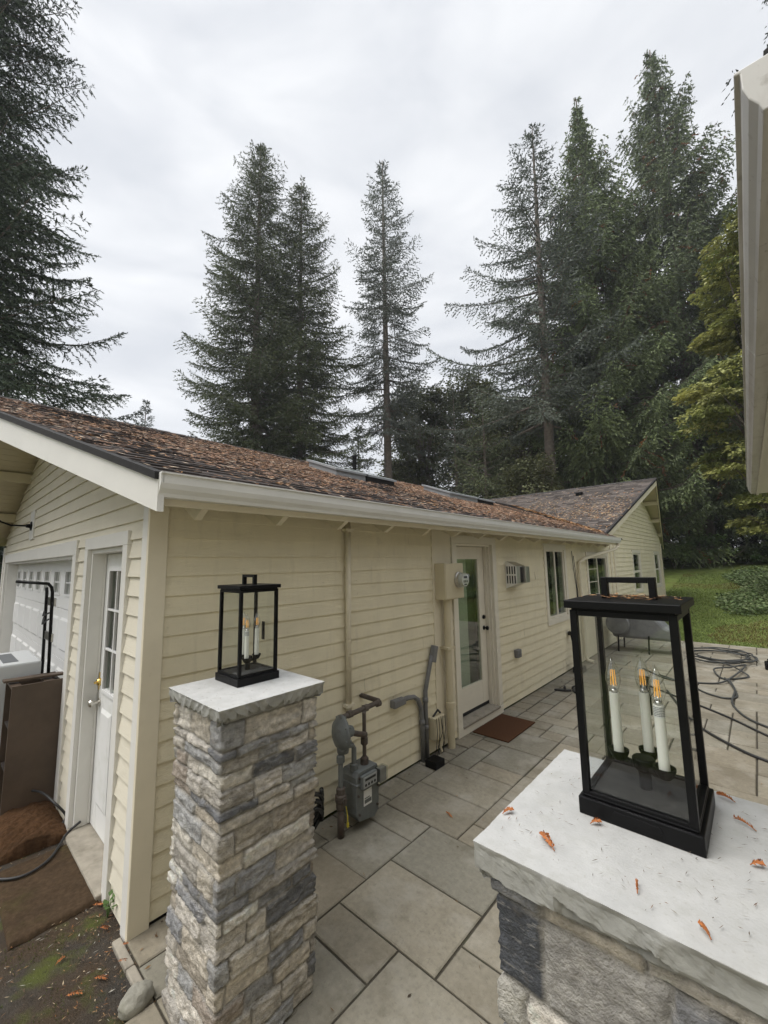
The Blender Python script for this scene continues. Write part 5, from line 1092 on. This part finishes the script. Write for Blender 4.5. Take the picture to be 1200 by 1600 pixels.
# 2 the pair
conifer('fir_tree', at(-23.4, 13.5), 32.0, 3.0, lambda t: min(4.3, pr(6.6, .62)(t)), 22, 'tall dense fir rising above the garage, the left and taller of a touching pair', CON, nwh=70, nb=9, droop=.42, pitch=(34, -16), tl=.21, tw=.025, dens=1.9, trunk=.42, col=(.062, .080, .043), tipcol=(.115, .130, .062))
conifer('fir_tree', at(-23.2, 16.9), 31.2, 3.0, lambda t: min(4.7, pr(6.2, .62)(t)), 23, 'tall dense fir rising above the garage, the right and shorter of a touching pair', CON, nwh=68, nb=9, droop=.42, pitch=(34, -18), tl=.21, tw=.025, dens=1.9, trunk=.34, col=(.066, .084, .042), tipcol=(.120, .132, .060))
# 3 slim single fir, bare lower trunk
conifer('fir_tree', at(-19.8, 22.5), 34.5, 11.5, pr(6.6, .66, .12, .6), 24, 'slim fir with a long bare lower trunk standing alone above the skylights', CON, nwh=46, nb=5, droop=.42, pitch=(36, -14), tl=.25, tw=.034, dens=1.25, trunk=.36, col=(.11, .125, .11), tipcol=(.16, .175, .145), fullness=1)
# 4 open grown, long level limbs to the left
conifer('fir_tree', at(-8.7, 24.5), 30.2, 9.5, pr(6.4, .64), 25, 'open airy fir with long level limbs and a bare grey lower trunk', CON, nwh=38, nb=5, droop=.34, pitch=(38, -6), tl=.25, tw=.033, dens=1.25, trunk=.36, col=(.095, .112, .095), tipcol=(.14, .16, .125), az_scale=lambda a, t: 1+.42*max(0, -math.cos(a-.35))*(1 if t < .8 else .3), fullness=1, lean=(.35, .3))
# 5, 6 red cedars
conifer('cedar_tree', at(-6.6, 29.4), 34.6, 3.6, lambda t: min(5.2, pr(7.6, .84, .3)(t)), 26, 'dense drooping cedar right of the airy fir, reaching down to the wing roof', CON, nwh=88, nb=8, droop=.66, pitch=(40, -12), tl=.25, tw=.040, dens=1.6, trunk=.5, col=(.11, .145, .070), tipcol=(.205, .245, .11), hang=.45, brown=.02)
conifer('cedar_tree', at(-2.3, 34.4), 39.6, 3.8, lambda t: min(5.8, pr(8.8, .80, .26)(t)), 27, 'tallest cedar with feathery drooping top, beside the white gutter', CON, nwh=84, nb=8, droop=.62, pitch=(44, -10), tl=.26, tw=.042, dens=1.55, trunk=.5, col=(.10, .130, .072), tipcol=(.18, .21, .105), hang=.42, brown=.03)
# 7 bigleaf maple with yellowing outer leaves
mp_ = [(.3, 0, 12.5, 1.7, 2.2, 2.4), (.2, 0, 9.5, 2.3, 2.6, 2.2), (-.5, .3, 7.2, 2.6, 2.6, 1.6), (.2, 0, 5.2, 2.6, 2.4, 1.4), (.6, .2, 3.0, 2.2, 2.3, 1.4), (1.2, .3, 14.5, 1.6, 1.8, 1.4)]
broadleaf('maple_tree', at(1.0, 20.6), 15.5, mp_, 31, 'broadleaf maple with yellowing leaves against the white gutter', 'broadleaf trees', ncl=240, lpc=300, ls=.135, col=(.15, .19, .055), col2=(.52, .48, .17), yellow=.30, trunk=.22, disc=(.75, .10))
broadleaf('maple_tree', at(.6, 36.5), 11, [(0, 0, 6.6, 4.4, 2.8, 3.2), (-2.5, 0, 3.2, 2.8, 2.2, 2.6), (2.6, 0, 3.4, 3.2, 2.2, 2.6)], 32, 'dark green shaded maple low behind the lawn at the right', 'broadleaf trees', ncl=260, lpc=80, ls=.20, col=(.080, .115, .045), col2=(.17, .21, .07), yellow=.25, trunk=.2)
broadleaf('maple_tree', at(-3.6, 37.5), 10, [(0, 0, 5, 3.2, 2.6, 3.0), (1.8, 0, 3, 2.4, 2, 2)], 33, 'dark understorey maple behind the wing gable', 'broadleaf trees', ncl=220, lpc=80, ls=.20, col=(.052, .080, .032), col2=(.11, .14, .045), yellow=.2, trunk=.2)
# understorey beyond the roof
U = 'mixed trees beyond the roof'
broadleaf('alder_tree', at(-21.5, 29.0), 17.5, [(0, 0, 12.5, 3.3, 3.3, 4.2), (-1.2, 0, 7.0, 3.6, 3.2, 3.6)], 34, 'rounded broadleaf tree just right of the slim bare trunk', U, ncl=300, lpc=70, ls=.24, col=(.062, .078, .032), col2=(.14, .13, .045), yellow=.3, trunk=.25, disc=(.9, .3))
broadleaf('alder_tree', at(-18.6, 32.5), 18.5, [(0, 0, 13.5, 3.6, 3.4, 4.5), (1.0, 0, 8.0, 3.8, 3.4, 3.6)], 35, 'rounded broadleaf tree in the gap between the slim fir and the airy fir', U, ncl=300, lpc=70, ls=.24, col=(.062, .078, .032), col2=(.14, .13, .045), yellow=.3, trunk=.25, disc=(.9, .3))
broadleaf('alder_tree', at(-13.2, 31.5), 15, [(0, 0, 10.5, 3.4, 3.2, 3.6), (.5, 0, 6, 3.6, 3.2, 3.2)], 36, 'rounded broadleaf tree behind the trunk of the airy fir', U, ncl=280, lpc=70, ls=.24, col=(.062, .078, .032), col2=(.14, .13, .045), yellow=.25, trunk=.25, disc=(.9, .3))
conifer('hemlock_tree', at(-12.4, 23.6), 12.6, .8, lambda t: .2+3.4*max(0, 1-t)**.8, 41, 'mid height hemlock with drooping fans left of the airy fir trunk', U, nwh=40, nb=6, droop=.5, pitch=(30, -10), tl=.22, tw=.034, dens=.8, trunk=.16, col=(.085, .105, .058), tipcol=(.16, .18, .085), hang=.25)
conifer('hemlock_tree', at(-16.2, 26.2), 14.2, .8, lambda t: .2+3.2*max(0, 1-t)**.8, 42, 'mid height hemlock right of the slim fir trunk', U, nwh=40, nb=6, droop=.5, pitch=(30, -10), tl=.22, tw=.034, dens=.8, trunk=.16, col=(.07, .088, .055), tipcol=(.125, .14, .08), hang=.2)
conifer('hemlock_tree', at(-22.4, 22.0), 12.0, .8, lambda t: .2+2.9*max(0, 1-t)**.8, 43, 'low dark hemlock between the pair of firs and the slim fir', U, nwh=36, nb=6, droop=.45, pitch=(30, -10), tl=.22, tw=.034, dens=.8, trunk=.16, col=(.036, .05, .03), tipcol=(.065, .08, .04), hang=.2)
broadleaf('shrubby_tree', at(-8.6, 22.4), 7.6, [(-.4, 0, 5.6, 1.7, 1.3, 1.5), (.2, 0, 3.8, 1.7, 1.4, 1.5)], 37, 'pale grey green weeping shrub tree behind the wing ridge', U, ncl=110, lpc=80, ls=.16, col=(.10, .115, .055), col2=(.15, .15, .07), yellow=.3, trunk=.08, disc=(.5, .5))
conifer('fir_tree', at(-57.4, 17.4), 23.3, 4, lambda t: .2+5.2*max(0, 1-t)**.9, 44, 'small distant conifer above the roof left of the paired firs', 'distant conifers', nwh=40, nb=6, droop=.3, tl=.4, tw=.05, dens=.5, trunk=.3, col=(.06, .075, .06), tipcol=(.085, .10, .08))
conifer('fir_tree', at(4.0, 19.2), 29, 13.5, lambda t: .3+4.8*max(0, 1-t)**.75, 45, 'conifer whose branch tips hang over the top right corner', CON, nwh=46, nb=6, droop=.5, pitch=(35, -15), tl=.2, tw=.03, dens=.9, trunk=.35, col=(.026, .040, .024), tipcol=(.05, .066, .034), hang=.3)
# dark wood behind: copies of one dense fir
BW = 'dark firs of the wood behind'
proto = conifer('fir_tree', at(-10.5, 38), 26, 0.8, lambda t: .3+4.6*max(0, 1-t)**.75, 51, 'dark wood fir directly behind the airy fir', BW, nwh=46, nb=6, droop=.35, tl=.34, tw=.06, dens=.55, trunk=.35, col=(.030, .044, .024), tipcol=(.055, .072, .038))
for (x, y, s, a, lab) in [(-16, 40, .62, 1, 'dark wood fir behind the rounded trees left of the airy fir'), (-5.5, 36, .72, 2.2, 'dark wood fir behind the dense drooping cedar'), (-1.5, 37, .8, 3.9, 'dark wood fir behind the tallest cedar'), (2.6, 36, .75, 5.2, 'dark wood fir behind the yellowing maple'), (6, 33, .8, .6, 'dark wood fir hidden behind the white gutter'), (17, 30, .8, 1.5, 'dark wood fir beyond the neighbouring house'), (19, 21, .75, 2.9, 'dark wood fir at the side of the neighbouring house'), (20, 12, .8, 4.1, 'dark wood fir beside the neighbouring house, nearest the patio'), (-22, 37, .55, 4.6, 'dark wood fir low behind the slim bare trunk'), (2.5, 50, .6, .8, 'dark wood fir farthest behind the lawn, beside the farthest maple'), (7, 47, .6, 2.0, 'dark wood fir farthest behind the lawn, toward the eave end'), (-3, 53, .62, 3.0, 'dark wood fir farthest behind the wing gable peak'), (11, 44, .6, 5.1, 'dark wood fir farthest right behind the neighbouring eave')]:
    c = copy_tree(proto); c.location = at(x, y); c.scale = (s, s, s); c.rotation_euler.z = a; c['label'] = lab
ald = bpy.data.objects['alder_tree']; mpl = [o for o in bpy.data.objects if o.name.startswith('maple_tree')][1]
for (x, y, s, a, lab) in [(-25.5, 34.5, .95, 1.1, 'rounded broadleaf tree low between the paired firs and the slim fir'), (-16.0, 37.0, 1.0, 2.3, 'rounded broadleaf tree far behind, left of the airy fir trunk'), (-21.0, 40.0, 1.05, 3.6, 'farthest rounded broadleaf tree behind the slim bare trunk'), (-10.8, 36.0, .95, 5.0, 'rounded broadleaf tree far behind, right of the airy fir trunk')]:
    c = copy_tree(ald); c.location = at(x, y); c.scale = (s, s, s*.92); c.rotation_euler.z = a; c['label'] = lab
for (x, y, s, a, lab) in [(5.2, 35.0, .8, 1.2, 'dark green maple low behind the lawn, under the white gutter end'), (-1.6, 39.0, .9, 2.6, 'dark green maple farthest back behind the lawn'), (3.2, 40.5, .75, .4, 'dark green maple in the gap behind the lawn, right of the farthest one'), (7.5, 40.0, .7, 5.4, 'dark green maple deep behind the lawn beside the eave end'), (-5.5, 41.0, .8, 3.2, 'dark green maple deep behind the wing gable peak'), (9.5, 32.0, .8, 4.0, 'dark green maple behind the lawn, hidden by the neighbouring eave')]:
    c = copy_tree(mpl); c.location = at(x, y); c.scale = (s, s, s); c.rotation_euler.z = a; c['label'] = lab
# far wood across the drive, seen only in the window reflections
pc = [o for o in proto.children if o.name.startswith('crown')][0].data; nV = len(pc.vertices); co = np.empty(nV*3, np.float32); pc.vertices.foreach_get('co', co); co = co.reshape(-1, 4, 3)[::3]; ccol = np.empty(nV*4, np.float32); pc.color_attributes['Col'].data.foreach_get('color', ccol); ccol = ccol.reshape(-1, 4, 4)[::3, :, :3]
Vs, Cs = [], []
for (x, y, s, a) in [(-20, -24, .8, 0), (-28, -19, .9, 1), (-13, -28, .8, 2), (-36, -14, .9, 3), (-5, -30, .8, 4), (-42, -8, .9, 5), (4, -27, .8, 1.4), (14, -22, .8, 2.4), (24, -10, .85, .3), (28, 2, .85, 3.3), (-38, -2.5, .9, 2.2), (-44, -6, .95, 4.4), (-40, 2.5, .9, .9)]:
    ca, sa = math.cos(a), math.sin(a); q = co.copy(); q[..., 0] = (co[..., 0]*ca-co[..., 1]*sa)*s*1.25+x; q[..., 1] = (co[..., 0]*sa+co[..., 1]*ca)*s*1.25+y; q[..., 2] = co[..., 2]*s; Vs.append(q.reshape(-1, 3)); Cs.append(ccol.reshape(-1, 3))
tag(npmesh('far_wood', np.concatenate(Vs), 4, np.concatenate(Cs), M['needle']), kind='stuff')
# shrubs at the far lawn edge
S = 'shrubs at the far lawn edge'
for k, (x, y, h, w_, lab, c1) in enumerate([(-3.7, 30.6, 1.5, 1.2, 'pale leaved shrub beside the wing wall end', (.06, .085, .03)), (-2.3, 31.6, 2.1, 1.5, 'tallest leafy shrub at the lawn edge right of the wing', (.05, .08, .025)), (.2, 33.0, 1.1, 1.3, 'low dark shrub under the shaded maple', (.022, .04, .012)), (-5.2, 26.0, 1.2, 1.0, 'shrub half hidden by the wing gable', (.045, .07, .022))]):
    broadleaf('garden_shrub', at(x, y), h, [(0, 0, h*.55, w_, w_*.9, h*.5)], 60+k, lab, S, cat='shrub', ncl=60, lpc=60, ls=.13, col=tuple(v*2.3 for v in c1), col2=(.24, .26, .10), yellow=.25, trunk=.03, disc=(.32, .2), stems=4)

# ground cover bed and grass (uncountable)
rng = np.random.default_rng(70); n = 60000
x = rng.uniform(-3.3, 9, n); y = rng.uniform(15.6, 29, n); bed = fbm(np.stack([x*.5, y*.35, 0*x], -1), 71, 3)
edge = np.where(x < -.9+.35*np.sin(y*.9), 0, 1)*np.where(y < 17.2+.5*np.sin(x*2), 0, 1)
k = (bed+.32*edge > .62)*(edge > 0); x, y, bed = x[k], y[k], bed[k]; z = terr(x, y)+rng.random(len(x))**1.5*.26*np.clip(bed*2-.4, .3, 1.2)
O = np.stack([x, y, z], 1); a = rng.uniform(0, 2*np.pi, len(x)); D = np.stack([np.cos(a), np.sin(a), rng.uniform(-.3, .6, len(x))], 1)
L = rng.uniform(.07, .15, len(x)); V = kites(O, D, L, L*.36, rng, np.tile((0, 0, 1.), (len(x), 1))); t = rng.uniform(.6, 1.35, (len(x), 1)); mixv = rng.random((len(x), 1))**2
C = (np.array((.11, .165, .060))*(1-mixv)+np.array((.24, .28, .14))*mixv)*t
tag(npmesh('ground_cover', V, 4, np.repeat(C, 4, 0), M['leaf']), kind='stuff')
n = 90000; x = rng.uniform(-3.0, 7, n); y = 13.12+rng.random(n)**1.4*15; O = np.stack([x, y, terr(x, y)-.005], 1); a = rng.uniform(0, 2*np.pi, n)
D = np.stack([np.cos(a)*.7, np.sin(a)*.7, np.ones(n)], 1); L = rng.uniform(.035, .085, n); pt = fbm(np.stack([x*.6, y*.6, 0*x], -1), 73, 3)
C = np.where((pt > .6)[:, None], np.array((.16, .14, .045)), np.array((.165, .215, .060)))*rng.uniform(.6, 1.35, (n, 1))
V = kites(O, D, L, np.full(n, .006)+.004*rng.random(n), rng); tag(npmesh('grass', V, 4, np.repeat(C, 4, 0), M['grass']), kind='stuff')

# ------------------------------------------------------------------ litter on the roofs
def litter(name, X, Y_, Zf, nrm, seed, L=(.03, .08), W_=(.003, .009), pal=None, parent=None, lift=.012, curl=.35):
    rng = np.random.default_rng(seed); n = len(X); a = rng.uniform(0, 2*np.pi, n); D = np.stack([np.cos(a), np.sin(a), rng.normal(size=n)*curl], 1)
    nn = np.array(nrm); D = D-nn*(D@nn)[:, None]*.75; O = np.stack([X, Y_, Zf], 1)+nn*(rng.random(n)*lift+.004)[:, None]
    L = rng.uniform(L[0], L[1], n); W_ = rng.uniform(W_[0], W_[1], n); V = kites(O, D, L, W_, rng, np.tile(nn, (n, 1)))
    pal = np.array(pal or [(.34, .17, .075), (.24, .115, .05), (.45, .27, .13), (.16, .08, .04), (.42, .20, .08), (.50, .36, .20), (.10, .055, .03)]); C = pal[rng.integers(0, len(pal), n)]*rng.uniform(.7, 1.2, (n, 1))
    return npmesh(name, V, 4, np.repeat(C, 4, 0), M['litter'])
rng = np.random.default_rng(80); n = 190000
x = rng.uniform(XR, XE-.02, n); y = rng.uniform(-.3, 15, n); ok = (y > .83+(-1.13)*((XE-x)/(XE-XR))+.03) & (y < np.minimum(YW-(ZW-(ZE+SL*(XE-x)))/SW, 11.5+0*x)+.0)
d = fbm(np.stack([x*1.1, y*.9, 0*x], -1), 81, 4); up = np.clip((XE-x)/1.1, 0, 1); far = np.clip((y-1)/4.5, 0, 1)
ok &= rng.random(n) < np.clip((d-.28)*3.2, .08, 1)*(.14+.86*up)*(.50+.5*far); x, y = x[ok], y[ok]
nn = np.array((SL, 0, 1)); nn /= np.linalg.norm(nn)
tag(litter('roof_litter', x, y, ZE+SL*(XE-x), nn, 82, L=(.03, .09), W_=(.0018, .0058), lift=.020, pal=[(.33, .20, .135), (.27, .16, .105), (.42, .29, .20), (.19, .115, .08), (.38, .21, .125), (.50, .40, .30), (.14, .09, .065), (.24, .15, .105), (.46, .25, .12)]), kind='stuff')
n = 17000; x = rng.uniform(-9, -2.3, n); y = rng.uniform(11.5, YW, n); zz = ZW-SW*(YW-y); ok = (zz > ZE+SL*(XE-x)-.0) & (x < XW-(YW-y)*.135)
d = fbm(np.stack([x*.9, y*.9, 0*x], -1), 83, 4); ok &= rng.random(n) < np.clip((d-.34)*3, .08, .9)*np.clip(1.2-(y-12)/5, .15, 1); x, y, zz = x[ok], y[ok], zz[ok]
nn = np.array((0, -SW, 1)); nn /= np.linalg.norm(nn)
k = rng.random(len(x)) < np.clip(1.35-(zz-(ZE+SL*(XE-x)))/1.5, .12, 1); x, y, zz = x[k], y[k], zz[k]
tag(litter('roof_litter', x, y, zz, nn, 84, L=(.04, .11), W_=(.008, .02), lift=.02, pal=[(.36, .23, .14), (.30, .17, .095), (.38, .28, .16), (.20, .12, .07), (.42, .34, .25)]), kind='stuff')
# valley drift
t = rng.random(5200); x = -2.9+(XR+2.9)*t; y = YW-(ZW-(ZE+SL*(XE-x)))/SW-np.abs(rng.normal(size=len(x)))*.30*(1-.5*t)
tag(litter('roof_litter', x, y, ZE+SL*(XE-x), np.array((SL, 0, 1))/math.hypot(SL, 1), 85, L=(.05, .12), W_=(.006, .016), lift=.04), kind='stuff')
# crumbs on the near lantern lid
n = 240; x = rng.normal(size=n)*.05-.262; y = 1.258+rng.normal(size=n)*.035+.02; ok = (abs(x+.262) < .118) & (abs(y-1.258) < .115); x, y = x[ok], y[ok]
tag(litter('lid_litter', x, y, np.full(len(x), CAPZ+.517), (0, 0, 1), 86, L=(.006, .024), W_=(.0006, .0022), lift=.004), kind='stuff')
# twigs and specks on the caps
n = 260; x = rng.uniform(-.51, .03, n); y = rng.uniform(.90, 1.44, n)
tag(litter('cap_litter', x, y, np.full(n, CAPZ+.0005), (0, 0, 1), 87, L=(.004, .02), W_=(.0003, .0009), lift=.001, curl=.1, pal=[(.10, .075, .05), (.16, .09, .05), (.2, .17, .12)]), kind='stuff')
n = 120; x = rng.uniform(-2.32, -1.8, n); y = rng.uniform(.90, 1.45, n)
tag(litter('cap_litter', x, y, np.full(n, CAPZ+.0005), (0, 0, 1), 88, L=(.006, .028), W_=(.0004, .0012), lift=.001, curl=.1, pal=[(.10, .075, .05), (.22, .12, .08), (.2, .17, .12)]), kind='stuff')
# leaf crumbs on driveway and paving
n = 6500; x = rng.uniform(-5.2, -2.38, n); y = rng.uniform(-.2, .93, n); ok = rng.random(n) < .25+.75*np.clip((y-.55)*2.5, 0, 1)*np.clip((x+3.6)*1.4, .15, 1); x, y = x[ok], y[ok]
tag(litter('driveway_litter', x, y, np.full(len(x), -.015), (0, 0, 1), 89, L=(.006, .035), W_=(.0006, .003), lift=.006, pal=[(.12, .08, .05), (.16, .10, .06), (.09, .06, .04), (.26, .16, .08), (.38, .30, .2), (.12, .08, .05), (.4, .38, .33), (.22, .10, .04)]), kind='stuff')
n = 420; x = rng.uniform(-2.84, 1.2, n); y = .95+rng.random(n)**1.2*11; wall = rng.random(n) < .4; x = np.where(wall, -2.84+np.abs(rng.normal(size=n))*.12, x)
tag(litter('paving_litter', x, y, np.full(n, .002), (0, 0, 1), 90, L=(.008, .04), W_=(.001, .006), lift=.004, pal=[(.10, .06, .03), (.2, .12, .06), (.06, .045, .03), (.26, .16, .08)]), kind='stuff')

# ------------------------------------------------------------------ single dry sprigs that can be told apart
def sprig(name, loc, L, ang, seed, label, group, cat='leaf', slim=.5, nleaf=9):
    rr = random.Random(seed); mb = MB(); pts = [(0, L*t, .002+.006*math.sin(t*3)) for t in np.linspace(0, 1, 6)]; mb.tube(pts, [.0011]*5+[.0005], 5)
    for k in range(nleaf):
        t = .12+.84*k/nleaf; l = L*slim*(.55+.5*math.sin(t*3.0))*rr.uniform(.7, 1.1)
        for sg in (-1, 1):
            z = .003+.006*math.sin(t*3); a = R(rr.uniform(28, 50)); dx, dy = sg*math.sin(a), math.cos(a); w_ = l*.17; ux, uy = -dy*w_*sg, dx*w_*sg; x0, y0 = 0, L*t; lift = rr.uniform(.0, .006)
            mb.add([(x0, y0, z), (x0+dx*l*.5+ux, y0+dy*l*.5+uy, z+.003+lift), (x0+dx*l, y0+dy*l, z+lift*.4), (x0+dx*l*.5-ux, y0+dy*l*.5-uy, z+.001)], [(0, 1, 2, 3)])
    o = mb.build(name, M['sprig']); o.location = loc; o.rotation_euler.z = ang; tag(o, label, cat, group); return o
G = 'dry sprigs on the near pillar cap'
for k, (x, y, L, a, sl, lab) in enumerate([(-.526, 1.000, .028, -.5, .4, 'orange cedar sprig at the left rim of the near pillar cap'), (-.382, .950, .056, .85, .28, 'largest orange cedar sprig, lying in front of the near lantern'), (-.352, 1.098, .022, -.9, .5, 'tiny orange flake against the front foot of the near lantern'), (-.070, 1.165, .022, -1.2, .5, 'small orange sprig on the cap at the right of the near lantern'), (-.060, 1.31, .050, 1.0, .12, 'thin brown twig sprig on the cap right of the near lantern'), (-.100, 1.425, .040, 1.3, .2, 'narrow rust sprig behind the near lantern'), (-.225, .935, .030, .2, .16, 'forked brown needle pair near the front edge of the cap'), (-.115, .905, .024, .7, .3, 'little orange flake nearest the camera on the cap edge')]):
    sprig('cedar_sprig', (x, y, CAPZ+.0015), L, a, 100+k, lab, G, slim=sl)
G = 'fallen leaves on the driveway'
for k, (x, y, L, a, lab) in enumerate([(-3.82, .555, .085, -1.0, 'orange leaf on the flat mat at the left frame edge'), (-3.30, .865, .10, -.8, 'orange leaf beside the far corner of the flat mat'), (-3.07, .85, .06, -1.1, 'slim leaf near the entry door trim'), (-2.84, .885, .05, -.3, 'orange leaf nearest the house corner post'), (-2.75, .855, .05, -.9, 'leaf beside the patio kerb, below the corner post'), (-2.74, .745, .075, -.9, 'broad orange leaf in the middle of the driveway litter'), (-2.74, .630, .075, -.7, 'orange leaf by the moss patch'), (-2.98, .625, .05, .4, 'yellowish curled leaf left of the broad orange leaf')]):
    sprig('dry_leaf', (x, y, -.012), L, a, 130+k, lab, G, slim=.3, nleaf=6)
sprig('cedar_sprig', (-1.13, 1.66, .003), .05, .3, 150, 'small orange sprig on the paving beside the near pillar', 'fallen leaves on the paving', slim=.35)
sprig('dry_leaf', (-2.05, 3.05, .003), .09, 1.2, 151, 'curled brown leaf on the paving between the gas meter and near pillar', 'fallen leaves on the paving', slim=.2)
# weed by the sill
mb = MB(); rr = random.Random(4)
for k in range(11):
    a = rr.uniform(0, 6.28); h = rr.uniform(.03, .10); r = rr.uniform(.01, .05); p = Vector((-3.13+r*math.cos(a), .90+r*math.sin(a)*.6, h-.02)); l = rr.uniform(.03, .05); d = Vector((math.cos(a), math.sin(a), .3)); s = Vector((-math.sin(a), math.cos(a), 0))*l*.35
    t = rr.uniform(.8, 1.2); c = (.10*t, .17*t, .05*t); mb.add([p, p+d*l*.5+s, p+d*l, p+d*l*.5-s], [(0, 1, 2, 3)], c); mb.tube([(-3.13, .90, -.02), p], .0015, 4, False, c)
tag(mb.build('weed', M['leaf'], None, org=(-3.13, .90, -.02)), 'small green weed growing by the concrete sill', 'weed')
n = 2600; x = rng.uniform(-3.35, -2.4, n); y = rng.uniform(.3, .93, n); p = fbm(np.stack([x*4, y*4, 0*x], -1), 95, 3); k = (p > .56) & ((y < .62) | (x < -3.0)); x, y = x[k], y[k]; m_ = len(x)
if m_:
    O = np.stack([x, y, np.full(m_, -.024)], 1); a = rng.uniform(0, 6.28, m_); V = kites(O, np.stack([np.cos(a)*.8, np.sin(a)*.8, np.full(m_, .9)], 1), rng.uniform(.006, .016, m_), np.full(m_, .0016), rng); C = np.array((.075, .095, .015))*rng.uniform(.6, 1.4, (m_, 1))
    tag(npmesh('moss', V, 4, np.repeat(C, 4, 0), M['grass']), kind='stuff')

# ------------------------------------------------------------------ thin damp air
mb = MB(); mb.box((-95, -26, -2.0), (45, 75, 42)); hz = tag(mb.build('haze', bpy.data.materials.new('damp_air')), kind='stuff')
hm = hz.data.materials[0]; hm.use_nodes = True; t = hm.node_tree; t.nodes.remove(t.nodes['Principled BSDF']); pv = t.nodes.new('ShaderNodeVolumePrincipled'); pv.inputs['Color'].default_value = (.92, .95, 1, 1); pv.inputs['Density'].default_value = .0009; pv.inputs['Anisotropy'].default_value = .2
t.links.new(pv.outputs[0], t.nodes['Material Output'].inputs['Volume'])
